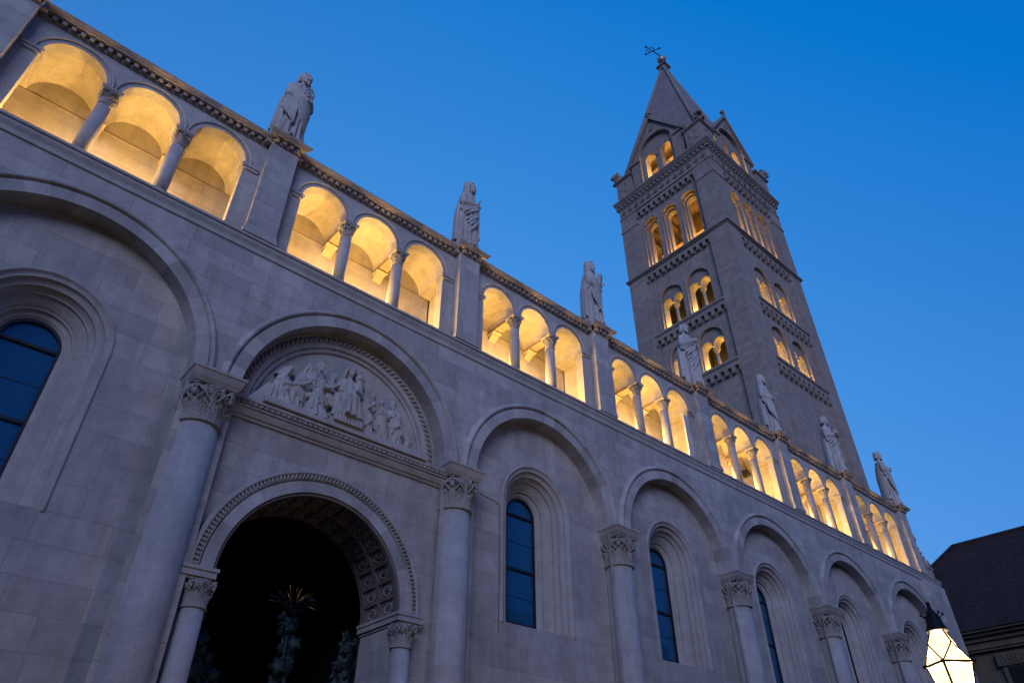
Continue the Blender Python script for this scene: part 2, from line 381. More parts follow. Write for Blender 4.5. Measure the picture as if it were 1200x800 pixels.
# --- engaged columns between the bays
ccy = .18
colm = MB(); cx = PC[1]
colm.lathe(cx, ccy, [(.405, .9), (.41, 3), (.385, 7.80)], 40)
colm.lathe(cx, ccy, [(.56, .45), (.58, .52), (.56, .62), (.47, .68), (.46, .74), (.50, .80), (.48, .88), (.405, .92)], 40)
colm.box(cx - .62, cx + .62, ccy - .62, NICHE, 0, .45)
c1 = colm.build('half_column', M_drum, cath)
cp = capital_mb(MB(), cx, ccy, 7.86, 8.62, .385, .44); cp.build('capital', M_carved, c1)
ab = MB()
def abacus(mb, cx, y0, y1, hw, z0, z1):
    H = z1 - z0
    for a, b, e0, e1 in ((0, .30, .10, .04), (.30, .34, .06, .06), (.34, .80, .055, .0), (.80, 1., -.015, -.015)):
        mb.frustum((cx - hw + e0, cx + hw - e0, y0 + e0, y1, z0 + a * H), (cx - hw + e1, cx + hw - e1, y0 + e1, y1, z0 + b * H))
abacus(ab, cx, -.325, NICHE + .02, .525, 8.62, 8.915)
ab.build('abacus', M_smooth, c1)
for k in range(2, 8):
    if k <= 6: copy_part(c1, cath, PC[k] - cx)
copy_part(c1, cath, PC[0] - cx)
# east end pier under the last pilaster
e = MB(); e.box(PL[7] - .10, CE - .004, -.10, .06, 0, ZSC0); e.build('corner_pier', M_wall, cath)

# --- string course and gallery floor
sc = MB()
def mould(mb, x0, x1, y, prof, ret=True):
    """prof: (projection towards the viewer, z) bottom to top, extruded from x0 to x1, ends closed"""
    k = len(prof); vs = []
    for x, s in ((x0, -1), (x1, 1)):
        for (p, z) in prof: vs.append((x + (s * p if ret else 0), y - p, z))
    fs = [(j, k + j, k + j + 1, j + 1) for j in range(k - 1)]
    for b, s in ((0, 1), (k, -1)):
        if ret:
            base = len(vs)
            for (p, z) in prof: vs.append(((x0 if b == 0 else x1), y, z))
            fs += [(b + j, b + j + 1, base + j + 1, base + j) for j in range(k - 1)]
    mb.add(vs, fs)
SCP = [(0, 12.42), (.03, 12.43), (.035, 12.47), (.02, 12.50), (.03, 12.56), (.075, 12.64), (.085, 12.665), (.085, 12.70), (.055, 12.715), (.055, 12.735), (.10, 12.75), (.105, 12.80), (.06, 12.855), (-.22, 12.86)]
mould(sc, -8, CE, .055, SCP); sc.build('string_course', M_smooth, cath)
GY0, GY1, GYB = .28, .56, 1.58                                            # arcade wall front / back, rear wall of the gallery
fl = MB(); fl.box(-8, 40.2, GY0 - .03, 1.9, 12.5, 12.864); fl.build('gallery_floor', M_gallery, cath)

# --- gallery bays
ZG = 15.19
def gal_openings(i):
    a, b = PL[i] + PW + .25, PL[i + 1] - .25
    sp = (b - a) / 3; return a, b, sp
for i in range(7):
    a, b, sp = gal_openings(i); cs = [a + sp * (k + .5) for k in range(3)]; r = sp / 2 - .165
    x0, x1 = PL[i] + PW - .06, PL[i + 1] + .06
    hs = [(c, r, ZG - .02, ZG) for c in cs]
    # wall above the springing, and the two end jambs
    A = MB(); A.holes(a - .001, b + .001, ZG - .02, 16.25, GY0, hs, 24)
    A.quad((x0, GY0, 12.86), (a + .165 - .0, GY0, 12.86), (a + .165, GY0, ZG - .02), (x0, GY0, ZG - .02)); A.quad((x0, GY0, ZG - .02), (a, GY0, ZG - .02), (a, GY0, 16.25), (x0, GY0, 16.25))
    A.quad((b - .165, GY0, 12.86), (x1, GY0, 12.86), (x1, GY0, ZG - .02), (b - .165, GY0, ZG - .02)); A.quad((b, GY0, ZG - .02), (x1, GY0, ZG - .02), (x1, GY0, 16.25), (b, GY0, 16.25))
    for xx in (a + .165, b - .165): A.quad((xx, GY0, 12.86), (xx, GY1, 12.86), (xx, GY1, ZG), (xx, GY0, ZG))
    A.quad((a, GY1, 12.86), (a + .165, GY1, 12.86), (a + .165, GY1, ZG), (a, GY1, ZG)); A.quad((b - .165, GY1, 12.86), (b, GY1, 12.86), (b, GY1, ZG), (b - .165, GY1, ZG))
    for xx, s in ((a + .165, 1), (b - .165, -1)):                          # jamb plinth and impost moulding
        q0, q1 = sorted((xx + s * .04, xx - s * .36)); A.box(q0, q1, GY0 - .04, GY1, ZG - .16, ZG - .03)
        q0, q1 = sorted((xx + s * .07, xx - s * .36)); A.box(q0, q1, GY0 - .07, GY1, ZG - .072, ZG - .002)
        q0, q1 = sorted((xx + s * .03, xx - s * .36)); A.box(q0, q1, GY0 - .03, GY1, 12.87, 13.10)
    arcade = A.build('gallery_arcade', M_smooth, cath)
    B = MB()
    for c in cs:
        B.sweep(arc(c, ZG, r, 28), [(0, GY1), (0, GY0 - .012), (.085, GY0 - .012), (.09, GY0 + .005), (.10, GY0 - .03), (.125, GY0 - .055), (.155, GY0 - .05), (.163, GY0 + .004)])
    B.build('arch_moulding', M_smooth, arcade)
    # vaults: a barrel behind each arch, flat bands between, rear wall with lunettes
    V = MB(); rv = r + .02
    for c in cs:
        V.sweep(arc(c, ZG + .02, rv, 20), [(0, GYB + .004), (0, GY1 - .01)])
    V.quad((x0 - .6, GY1 + .004, ZG + .02), (a + sp / 2 - rv, GY1 + .004, ZG + .02), (a + sp / 2 - rv, GYB, ZG + .02), (x0 - .6, GYB, ZG + .02))
    V.quad((b - sp / 2 + rv, GY1 + .004, ZG + .02), (x1 + .6, GY1 + .004, ZG + .02), (x1 + .6, GYB, ZG + .02), (b - sp / 2 + rv, GYB, ZG + .02))
    for k in (1, 2):
        xc = a + sp * k; pass
    vlt = V.build('gallery_vault', M_galsmooth, cath)
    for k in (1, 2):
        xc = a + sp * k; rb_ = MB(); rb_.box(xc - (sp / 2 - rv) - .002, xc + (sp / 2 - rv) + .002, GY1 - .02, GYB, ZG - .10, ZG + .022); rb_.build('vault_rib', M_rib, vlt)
    Bk = MB(); Bk.quad((x0 - .7, GYB, 12.8), (x1 + .7, GYB, 12.8), (x1 + .7, GYB, 16.2), (x0 - .7, GYB, 16.2)); Bk.build('gallery_rear_wall', M_gallery, cath)
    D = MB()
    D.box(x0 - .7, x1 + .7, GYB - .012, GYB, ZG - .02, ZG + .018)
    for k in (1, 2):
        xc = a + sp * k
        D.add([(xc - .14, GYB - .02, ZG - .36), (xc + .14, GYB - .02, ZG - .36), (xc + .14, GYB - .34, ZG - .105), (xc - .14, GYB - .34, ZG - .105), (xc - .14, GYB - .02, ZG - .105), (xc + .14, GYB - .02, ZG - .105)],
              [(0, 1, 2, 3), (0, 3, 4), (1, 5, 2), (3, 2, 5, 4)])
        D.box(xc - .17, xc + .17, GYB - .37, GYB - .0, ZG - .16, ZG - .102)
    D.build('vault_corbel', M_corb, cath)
    # side walls of the bay behind the pilasters
    Pw = MB(); Pw.quad((a - .28, GY1 - .02, 12.86), (a - .28, GYB, 12.86), (a - .28, GYB, ZG + .1), (a - .28, GY1 - .02, ZG + .1))
    Pw.build('gallery_cross_wall', M_gallery, cath); Pw = MB(); Pw.quad((b + .28, GY1 - .02, 12.86), (b + .28, GYB, 12.86), (b + .28, GYB, ZG + .1), (b + .28, GY1 - .02, ZG + .1))
    Pw.build('gallery_cross_wall', M_gallery, cath)
# gallery columns
a, b, sp = gal_openings(1); gx = a + sp; gy = (GY0 + GY1) / 2
gc = MB(); gc.lathe(gx, gy, [(.168, 13.10), (.168, 13.6), (.152, 14.66)], 24)
gc.lathe(gx, gy, [(.225, 12.95), (.235, 12.985), (.22, 13.02), (.19, 13.035), (.20, 13.07), (.19, 13.095), (.168, 13.105)], 24); gc.box(gx - .235, gx + .235, gy - .235, gy + .235, 12.862, 12.95)
gcol = gc.build('gallery_column', M_smooth, cath)
cm = capital_mb(MB(), gx, gy, 14.70, 15.06, .15, .185, 6, seed=3)
cm.frustum((gx - .19, gx + .19, gy - .19, gy + .19, 15.05), (gx - .225, gx + .225, gy - .225, gy + .225, 15.10)); cm.box(gx - .225, gx + .225, gy - .225, gy + .225, 15.102, ZG - .022)
cm.build('capital', M_carved, gcol)
for i in range(7):
    a, b, sp = gal_openings(i)
    for k in (1, 2):
        if (i, k) != (1, 1): copy_part(gcol, cath, a + sp * k - gx)
# floodlights on the gallery floor behind the columns
for i in range(7):
    a, b, sp = gal_openings(i)
    for k in (1, 2):
        xx = a + sp * (k - .12)
        f_ = MB(); f_.box(xx - .09, xx + .09, .96, 1.08, 12.866, 12.93); f_.box(xx - .07, xx + .07, .98, 1.06, 12.93, 12.95)
        fo = f_.build('floodlight', M_iron, cath)
        lamp('floodlight_glow', (xx, 1.02, 13.02), (62, 84, 84, 84, 80, 76, 52)[i], parent=fo)

# --- pilasters between the gallery bays, each with its cap
pl = MB(); x = PL[1]
pl.box(x, x + PW, 0, GY1 + .1, 12.862, 16.17); pl.box(x - .05, x + PW + .05, -.045, GY0, 12.861, 13.0); pl.box(x - .025, x + PW + .025, -.022, GY0, 13.0, 13.09)
p1 = pl.build('pilaster', M_wall, cath)
def cornice_prof(k=1.): return [(0, 16.13), (.03, 16.135), (.035, 16.165), (.05, 16.17), (.05, 16.285), (.19, 16.29), (.20, 16.33), (.215, 16.34), (.26, 16.40), (.265, 16.425), (-.3, 16.43)]
def dentils(mb, x0, x1, yb, z0=16.165, z1=16.287, per=.19, wd=.095, out=.09):
    n = max(1, round((x1 - x0) / per)); st = (x1 - x0) / n
    for j in range(n):
        c = x0 + st * (j + .5); mb.box(c - wd / 2, c + wd / 2, yb - out, yb, z0, z1)
pc = MB(); mould(pc, x + .02, x + PW - .02, 0.0, cornice_prof()); dentils(pc, x - .02, x + PW + .02, -.03, per=.185)
for s_, xx in ((-1, x), (1, x + PW)):
    for yy in (.06,): pc.box(min(xx, xx + s_ * .15), max(xx, xx + s_ * .15), yy, yy + .12, 16.165, 16.287)
pc.build('pilaster_cap', M_cornice, p1)
for k in range(8):
    if k != 1: copy_part(p1, cath, PL[k] - x)
# --- main cornice between the pilasters
co = MB()
for i in range(7):
    xa, xb = PL[i] + PW + .02, PL[i + 1] - .02
    mould(co, xa, xb, GY0, [(p, z - .004) for p, z in cornice_prof()], ret=False); dentils(co, xa, xb, GY0 - .045, z0=16.16, z1=16.282)
    co.box(xa - .3, xb + .3, GY0 + .004, 2.2, 16.2, 16.424)
co.box(PL[7] + PW, CE - .1, GY0 + .05, 2.2, 12.87, 13.6)
co.build('cornice', M_cornice, cath)
# upper wall beyond the west pilaster
uw = MB(); uw.box(-8, PL[0] + .01, .15, 1.8, 12.87, 16.4); uw.build('gallery_end_wall', M_wall, cath)
# --- scroll buttress at the east end
v = MB()
outl = []
x0 = PL[7] + PW
for t in np.linspace(0, 1, 24):                                           # concave sweep from the pilaster down to the corner
    outl.append((x0 + .02 + .95 * t, 15.0 - 1.55 * (1 - (1 - t) ** 2)))
pts = [(x0 - .01, 12.87), (CE - .12, 12.87), (CE - .12, 13.43)] + outl[::-1]
for y_, flip in ((.10, False), (.42, True)): v.add([(p[0], y_, p[1]) for p in pts], [tuple(range(len(pts)))])
k = len(pts)
v.add([(p[0], y_, p[1]) for y_ in (.10, .42) for p in pts], [(i, (i + 1) % k, k + (i + 1) % k, k + i) for i in range(k)])
for (sx, sz, rr) in ((x0 + .22, 14.88, .26), (CE - .42, 13.62, .33)):
    sp_ = [(sx + rr * (1 - .85 * t) * math.cos(t * 4.4 * PI + .6), .26, sz + rr * (1 - .85 * t) * math.sin(t * 4.4 * PI + .6)) for t in np.linspace(0, 1, 40)]
    v.tube(sp_, [.075] * 40, 8, flat=1.0)
    v.tube([(sx, .08, sz), (sx, .44, sz)], rr * .8, 20)
for q in range(5): v.ball((x0 + .35 + .17 * q, .26, 14.62 - .2 * q), (.14, .17, .12), 6)
v.box(CE - .75, CE - .06, .05, .5, 13.40, 13.50)
v.build('scroll_buttress', M_cornice, cath)
# --- aisle roof, nave wall behind and roof
rf = MB(); rf.quad((-8, 1.6, 16.45), (31, 1.6, 16.45), (31, 7, 18.2), (-8, 7, 18.2)); rf.quad((40.9, 1.6, 16.44), (31, 1.6, 16.44), (31, 2.0, 16.5), (40.9, 2.0, 16.5))
rf.build('aisle_roof', M_lead, cath)
nv = MB(); nv.box(-8, 31, 7, 19, 0, 20.5); nv.build('nave_wall', M_wall, cath)
nr = MB(); nr.add([(-8, 6.6, 20.5), (31, 6.6, 20.5), (31, 13, 24), (-8, 13, 24), (-8, 19.4, 20.5), (31, 19.4, 20.5)], [(0, 1, 2, 3), (3, 2, 5, 4), (0, 3, 4), (1, 5, 2)]); nr.build('nave_roof', M_lead, cath)

# --- portal bay: wall, archivolt, coffered soffit, columns
pcx, pzs, pR = 6.13, 5.30, 1.98
PY = .22
bx0, bx1 = CX[1] - RADS[1] - .4, CX[1] + RADS[1] + .4
pw = MB(); pw.holes(bx0, bx1, 0, 8.86, PY, [(pcx, pR, 0, pzs)], 40); pw.build('portal_wall', M_niche, cath)
pa = MB(); pth = arc(pcx, pzs, pR, 60); tones = [rnd.uniform(-1, 1) for _ in range(17)]
pa.sweep(pth, [(0, 1.6), (0, .10), (.235, .10), (.24, .13), (.25, .13), (.26, .095)], tones, 4)
pa.sweep(pth, [(.26, .095), (.275, .07), (.29, .10), (.37, .13), (.385, .075), (.40, .06), (.44, .06), (.455, .09), (.47, .09), (.49, .225)])
parch = pa.build('portal_arch', M_smooth, cath)
ob = MB()
for q in range(84):
    t = PI * (q + .5) / 84; rr = pR + .33
    c_ = Vector((pcx + rr * math.cos(t), .10, pzs + rr * math.sin(t))); Mx = Matrix.Rotation(-(t - PI / 2) + (.5 if q % 2 else .5), 3, 'Y')
    ob.ball(c_, (.030, .045, .062), 5, Mx)
    c2 = Vector((pcx + (pR + .375) * math.cos(t), .085, pzs + (pR + .375) * math.sin(t))); ob.ball(c2, .017, 4)
ob.build('ornament_band', M_carved, parch)
# coffers on the soffit: raised ribs round sunk panels, a rosette in each
cf = MB(); NC = 17
rin = pR - .0
def sof(th, y, d): return (pcx + (rin - d) * math.cos(th), y, pzs + (rin - d) * math.sin(th))
def sbox(t0, t1, y0, y1, d0, d1, seg=3):
    for s_ in range(seg):
        ta, tb = t0 + (t1 - t0) * s_ / seg, t0 + (t1 - t0) * (s_ + 1) / seg
        vs = [sof(t, y, d) for d in (d0, d1) for y in (y0, y1) for t in (ta, tb)]
        cf.add(vs, [(0, 2, 3, 1), (4, 5, 7, 6), (0, 1, 5, 4), (2, 6, 7, 3), (0, 4, 6, 2), (1, 3, 7, 5)])
ys = [.16, .30, .80, .92, 1.42, 1.56]
for ya, yb in ((.14, .26), (.80, .90), (1.44, 1.58)): sbox(0, PI, ya, yb, -.005, .06, 60)
for q in range(NC + 1):
    tc = PI * q / NC; sbox(tc - .02, tc + .02, .26, 1.44, -.004, .055, 1)
for q in range(NC):
    tc = PI * (q + .5) / NC
    for yc_ in (.53, 1.17):
        base = Vector(sof(tc, yc_, .012)); nrm = Vector((-math.cos(tc), 0, -math.sin(tc))); tx = Vector((-math.sin(tc), 0, math.cos(tc))); ty = Vector((0, 1, 0))
        ringp = [base + tx * .14 * math.cos(a_) + ty * .21 * math.sin(a_) for a_ in np.linspace(0, 2 * PI, 17)]
        cf.tube(ringp, .024, 6, caps=False)
        for d in range(6):
            a_ = d * PI / 3; cf.ball(base + tx * .055 * math.cos(a_) + ty * .08 * math.sin(a_) - nrm * .005, .032, 4)
        cf.ball(base + nrm * .02, .03, 4)
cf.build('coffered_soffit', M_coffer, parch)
# jamb below, imposts and columns
for s_ in (-1, 1):
    pj = MB(); xi = pcx + s_ * pR; q0, q1 = sorted((xi, xi + s_ * .012)); pj.quad((xi, PY, 0), (xi, 1.6, 0), (xi, 1.6, pzs), (xi, PY, pzs))
    pj.build('portal_jamb', M_niche, cath)
for s_ in (-1, 1):
    im = MB(); xi = pcx + s_ * pR
    for p_, za, zb in ((.03, 5.07, 5.12), (.075, 5.12, 5.23), (.10, 5.23, 5.295)):
        q0, q1 = sorted((xi - s_ * p_, xi + s_ * .55)); im.box(q0, q1, .10 - p_, 1.62 + p_ * .1, za, zb)
    im.build('portal_impost', M_smooth, cath)
sx0 = pcx - 2.12
pcl = MB(); pcl.lathe(sx0, .16, [(.215, .9), (.21, 2.5), (.195, 4.60)], 28); pcl.lathe(sx0, .16, [(.30, .55), (.31, .62), (.28, .70), (.25, .74), (.26, .80), (.215, .9)], 28); pcl.box(sx0 - .32, sx0 + .32, -.16, PY, 0, .55)
pcol = pcl.build('portal_column', M_smooth, cath)
capital_mb(MB(), sx0, .16, 4.62, 5.065, .20, .25, 6, seed=5).build('capital', M_carved, pcol)
copy_part(pcol, cath, 4.24)
# dark porch behind the portal
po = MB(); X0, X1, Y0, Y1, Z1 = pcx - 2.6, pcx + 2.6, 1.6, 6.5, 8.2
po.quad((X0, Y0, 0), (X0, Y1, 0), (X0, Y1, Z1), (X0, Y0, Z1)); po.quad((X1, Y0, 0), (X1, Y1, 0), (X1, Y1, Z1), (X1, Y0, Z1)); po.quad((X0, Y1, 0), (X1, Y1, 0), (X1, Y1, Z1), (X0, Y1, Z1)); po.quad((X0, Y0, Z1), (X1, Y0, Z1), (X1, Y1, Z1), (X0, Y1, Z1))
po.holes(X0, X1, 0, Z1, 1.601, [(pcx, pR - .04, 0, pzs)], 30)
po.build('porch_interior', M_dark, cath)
# cornice over the portal wall
pk = MB(); kx0, kx1 = PC[1] + .36, PC[2] - .36
mould(pk, kx0, kx1, PY, [(0, 8.36), (.05, 8.37), (.06, 8.41), (.10, 8.43), (.15, 8.52), (.16, 8.56), (.20, 8.57), (.20, 8.60), (.17, 8.61), (.19, 8.69), (.24, 8.70), (.245, 8.75), (.10, 8.79), (-.5, 8.80)], ret=False)
pcn = pk.build('portal_cornice', M_smooth, cath)
eg = MB(); n = 44
for q in range(n):
    xx = kx0 + (kx1 - kx0) * (q + .5) / n; eg.ball((xx, PY - .20, 8.655), (.042, .04, .048), 6); eg.box(xx + (kx1 - kx0) / n / 2 - .008, xx + (kx1 - kx0) / n / 2 + .008, PY - .235, PY - .17, 8.61, 8.69)
eg.build('egg_moulding', M_carved, pcn)

# --- tympanum
TY = .52; tcx, tR = CX[1], RADS[1]
ty = MB(); pts = [(tcx + (tR + .1) * math.cos(PI * i / 40), TY, ZS - .14 + (tR + .2) * math.sin(PI * i / 40)) for i in range(41)]
ty.add(pts, [tuple(range(41))[::-1]]); tym = ty.build('tympanum', M_smooth, cath)
tm = MB(); rr = 2.16
tm.sweep([(tcx - rr, 8.78, -1, 0)] + arc(tcx, ZS, rr, 50) + [(tcx + rr, 8.78, 1, 0)], [(-.02, TY), (-.02, TY - .05), (.03, TY - .075), (.06, TY - .05), (.08, TY - .03), (.10, TY - .10), (.22, TY - .12), (.30, TY - .13), (.33, TY - .09), (.36, TY - .09), (.44, TY - .10), (.45, TY)])
tmo = tm.build('tympanum_moulding', M_smooth, tym)
tl = MB()
for q in range(58):
    t = PI * (q + .5) / 58; R_ = rr + .27; c_ = Vector((tcx + R_ * math.cos(t), TY - .14, ZS + R_ * math.sin(t)))
    tl.ball(c_, (.045, .05, .085), 5, Matrix.Rotation(-(t - PI / 2) + .7, 3, 'Y'))
    tl.ball((tcx + (R_ + .07) * math.cos(t + .02), TY - .12, ZS + (R_ + .07) * math.sin(t + .02)), .03, 4)
tl.build('leaf_band', M_carved, tym)

# ------------------------------------------------------------------ carved figures (voxel-merged robes)
def remesh(name, mb, mat, parent, voxel, smooth_it=2, chisel=0.):
    me = bpy.data.meshes.new(name + '_src'); me.from_pydata(mb.v, [], mb.f)
    o = bpy.data.objects.new(name + '_src', me); COL.objects.link(o)
    r = o.modifiers.new('r', 'REMESH'); r.mode = 'VOXEL'; r.voxel_size = voxel
    s_ = o.modifiers.new('s', 'SMOOTH'); s_.factor = .5; s_.iterations = smooth_it
    dg = bpy.context.evaluated_depsgraph_get(); ev = o.evaluated_get(dg); nm = bpy.data.meshes.new_from_object(ev)
    bpy.data.objects.remove(o); bpy.data.meshes.remove(me)
    nm.name = name; nm.materials.clear(); nm.materials.append(mat)
    co_ = np.empty(len(nm.vertices) * 3); nm.vertices.foreach_get('co', co_); co_ = co_.reshape(-1, 3)
    co_ -= np.array(wloc(parent)) if parent else 0
    nm.vertices.foreach_set('co', co_.ravel()); nm.polygons.foreach_set('use_smooth', [True] * len(nm.polygons))
    ob_ = bpy.data.objects.new(name, nm); COL.objects.link(ob_)
    if parent: ob_.parent = parent
    return ob_
def figure(mb, T, seed=0, H=1.75, lean=0., turn=0., head_turn=0., head_nod=0., arms=None, beard=0., hair='long', veil=False, item=None, cloak=1, kneel=False, sit=False, girth=1., nfold=15, fold=1.):
    """robed figure facing -y, feet at z=0, 1.75 tall; T maps to the world"""
    rg = random.Random(seed); loc = MB()
    def tw(p): return p
    # spine positions (lean sideways in x)
    hipz = .92 if not kneel else .52
    if sit: hipz = .55
    shz = hipz + .50; top = shz
    def cxz(z): return lean * max(0, z - hipz * .3) ** 1.4
    # robe: folded loft
    ph = [rg.uniform(0, 6.28) for _ in range(4)]; NZ, NT = 34, 150; vs = []
    knee = .0
    for j in range(NZ):
        t = j / (NZ - 1); z = t * top
        q = z / top
        a_ = (.262 - .077 * q ** .7 if q < .7 else .2095 + .035 * math.sin((q - .7) / .3 * PI) - .03 * ((q - .7) / .3) ** 3) * girth
        b_ = (.235 - .075 * q ** .6 if q < .7 else .168 - .03 * ((q - .7) / .3)) * girth
        if kneel: b_ *= 1.0 + .55 * max(0, 1 - z / .5); a_ *= 1.05
        yo = 0.
        if sit and z < .6: b_ *= 1.35; yo = -.16
        amp = (.115 * (1 - q) ** .8 + .03) * fold
        for i in range(NT):
            th = 2 * PI * i / NT
            f = math.sin(nfold * th + ph[0] + 1.6 * math.sin(2.1 * q + ph[1])) + .55 * math.sin((nfold * .53) // 1 * th + ph[2] - 2.2 * q) + .35 * math.sin(nfold * 1.7 // 1 * th + ph[3])
            f = abs(f) ** .75 * (1 if f > 0 else -.8)
            rr = 1 + amp * f * .62
            vs.append((cxz(z) + a_ * rr * math.cos(th), yo + b_ * rr * math.sin(th), z))
    fs = [(j * NT + i, j * NT + (i + 1) % NT, (j + 1) * NT + (i + 1) % NT, (j + 1) * NT + i) for j in range(NZ - 1) for i in range(NT)]
    fs += [tuple(range(NT))[::-1], tuple((NZ - 1) * NT + i for i in range(NT))]
    loc.add(vs, fs)
    cx_ = cxz(top)
    loc.ball((cx_, .01, shz - .075), (.185 * girth, .125, .085), 10)                     # shoulders
    hc = Vector((cxz(shz + .25) + .01, -.03 - .05 * head_nod, shz + .262 - .02 * head_nod)); HS = 1.14
    loc.cap([(cx_, .0, shz - .02), (hc.x * .7 + cx_ * .3, -.01, shz + .12)], [.072, .062], 10)
    # head
    MH = (Matrix.Rotation(head_turn, 3, 'Z') @ Matrix.Rotation(head_nod * .6, 3, 'X') @ Matrix.Rotation(lean * .5, 3, 'Y'))
    def h(p): return tuple(hc + MH @ (Vector(p) * HS))
    loc.ball(hc, (.090, .110, .132), 12, MH)
    loc.ball(h((0, -.035, -.065)), (.058, .062, .062), 8, MH)                           # jaw
    loc.cap([h((0, -.092, .022)), h((0, -.112, -.020))], [.011, .017], 6)               # nose
    for s_ in (-1, 1):
        loc.cap([h((s_ * .018, -.092, .036)), h((s_ * .056, -.075, .034))], .014, 6)    # brow
        loc.ball(h((s_ * .034, -.081, .012)), .014, 5)                                  # eye
        loc.ball(h((s_ * .045, -.072, -.028)), (.024, .02, .02), 5)                     # cheek
        loc.ball(h((s_ * .082, .005, .0)), (.014, .025, .034), 5)                       # ear
    loc.cap([h((-.024, -.094, -.052)), h((.024, -.094, -.052))], .011, 5)               # lips
    if beard:
        for q in range(9):
            xx = (q - 4) / 4 * .055; loc.cap([h((xx, -.075 + abs(xx) * .5, -.075)), h((xx * .9, -.095 + abs(xx) * .4, -.10 - beard * .06)), h((xx * .5 + rg.uniform(-.01, .01), -.085, -.10 - beard * (.12 - abs(xx))))], [.022, .022, .012], 6)
        for s_ in (-1, 1): loc.cap([h((0, -.103, -.038)), h((s_ * .045, -.088, -.06))], .012, 5)
    if hair in ('long', 'short'):
        loc.ball(h((0, .022, .035)), (.092, .096, .102), 10, MH)
        ln = .24 if hair == 'long' else .06
        for q in range(11):
            aa = PI * (q / 10) ; xx, yy = .088 * math.cos(aa), .02 + .085 * math.sin(aa)
            loc.cap([h((xx * .9, yy * .9, .08)), h((xx * 1.05, yy, -.02)), h((xx * 1.05 + rg.uniform(-.01, .01), yy + .01, -.05 - ln * rg.uniform(.6, 1)))], [.024, .026, .018], 6)
        for q in range(5): loc.ball(h(((q - 2) * .032, -.06 + abs(q - 2) * .012, .088)), .024, 5)
    if hair == 'curly':
        for q in range(70):
            aa = rg.uniform(-.35, PI + .35); el = rg.uniform(-.3, 1.5); loc.ball(h((.088 * math.cos(aa) * math.cos(el), .015 + .095 * math.sin(aa) * math.cos(el), .015 + .108 * math.sin(el))), .022, 4)
    if veil:
        pv = []
        for j in range(9):
            t = j / 8; zz = .125 - t * .42; wv = .055 + .075 * min(1, t * 3) + .05 * t
            for i in range(17):
                aa = -.45 + (PI + .9) * i / 16; fo = 1 + .06 * math.sin(i * 2.4 + t * 2) * t
                pv.append(h((wv * fo * math.cos(aa), .012 + wv * 1.08 * fo * math.sin(aa) + .03 * t, zz)))
        for j in range(8): loc.tube([pv[j * 17 + i] for i in range(17)], .019, 5)
        for i in range(17): loc.tube([pv[j * 17 + i] for j in range(9)], .021, 5)
        loc.ball(h((0, .02, .045)), (.094, .105, .098), 10, MH)
    # arms: (shoulder side, elbow, wrist)
    arms = arms or {1: ((.27, -.02, shz - .33), (.12, -.22, shz - .22)), -1: ((-.27, -.02, shz - .33), (-.08, -.22, shz - .30))}
    for s_, (el, wr) in arms.items():
        sh = Vector((cx_ + s_ * .185 * girth, .0, shz - .095)); el = Vector(el) + Vector((cx_, 0, 0)); wr = Vector(wr) + Vector((cx_, 0, 0))
        loc.cap([sh, (sh + el) / 2 + Vector((s_ * .012, 0, 0)), el], [.066, .076, .076], 10)
        loc.cap([el, (el + wr) / 2, wr], [.076, .066, .05], 10)
        d = (wr - el).normalized()
        hp = wr + d * .055                                                              # hand: palm, four fingers, thumb
        loc.ball(wr + d * .045, (.036, .036, .045), 6); sd = d.cross(Vector((0, 0, 1))); sd = sd.normalized() if sd.length > .1 else Vector((1, 0, 0)); uu = sd.cross(d)
        for q in range(4):
            o_ = (q - 1.5) * .019; ln = (.062, .075, .072, .055)[q]
            loc.cap([hp + uu * o_ + d * .02, hp + uu * o_ + d * (.02 + ln * .55), hp + uu * o_ + d * (.01 + ln) + sd * (-.028)], [.0115, .011, .009], 5)
        loc.cap([wr + d * .02 + uu * .03, wr + d * .05 + uu * .052 - sd * .012], [.013, .011], 5)
        for q in range(7):                                                              # hanging sleeve with folds
            t = q / 6; p0 = el.lerp(wr, .05 + .85 * t); dr = (.19 - .12 * abs(t - .35)) * (1 if not sit else .7)
            loc.tube([p0, p0 + Vector((rg.uniform(-.012, .012) + s_ * .01, .02, -dr * .5)), p0 + Vector((s_ * .015, .05, -dr))], [.048, .034, .016], 7)
    # mantle: diagonal swags and vertical drop folds
    if cloak:
        sgn = 1 if cloak > 0 else -1
        for q in range(6):
            t = q / 5; zz0 = shz - .09 - .12 * t - .02 * rg.random(); zz1 = .80 - .48 * t + .05 * rg.random() if not (kneel or sit) else hipz * (.85 - .5 * t)
            pth_ = []
            for u in np.linspace(0, 1, 14):
                aa = (-PI / 2) + sgn * (1.25 - (2.5 - .5 * t) * u); z = zz0 + (zz1 - zz0) * u ** 1.25 - (.05 + .07 * t) * math.sin(u * PI)
                q_ = z / top; ax = .252 * girth; by = (.205 + (.10 if sit and z < .6 else 0)) * girth
                pth_.append((cxz(z) + ax * math.cos(aa), by * math.sin(aa) - (.06 if sit and z < .6 else 0), z))
            loc.tube(pth_, [.012 + (.020 + .012 * (q % 2)) * math.sin(u * PI) ** .7 for u in np.linspace(0.02, .98, 14)], 6)
        for q in range(10):                                                             # back and side drop folds
            aa = PI / 2 + (q - 4.5) * .27; px, py = .25 * girth * math.cos(aa), .19 * girth * math.sin(aa)
            zb_ = .10 + .12 * rg.random()
            loc.tube([(cx_ + px * .72, py * .72, shz - .12), (cxz(hipz) + px * 1.05, py * 1.1, hipz), (px * 1.14, py * 1.18, zb_)], [.04, .036, .042], 7)
        for q in range(6):                                                              # hem folds hanging from the held side
            xx = sgn * (.10 + .035 * q); loc.tube([(cxz(.95) + xx, -.19 + .02 * q, min(.98, hipz + .05) - .03 * q), (xx * 1.08, -.235 + .022 * q, .30 + .05 * q)], [.030, .020], 6)
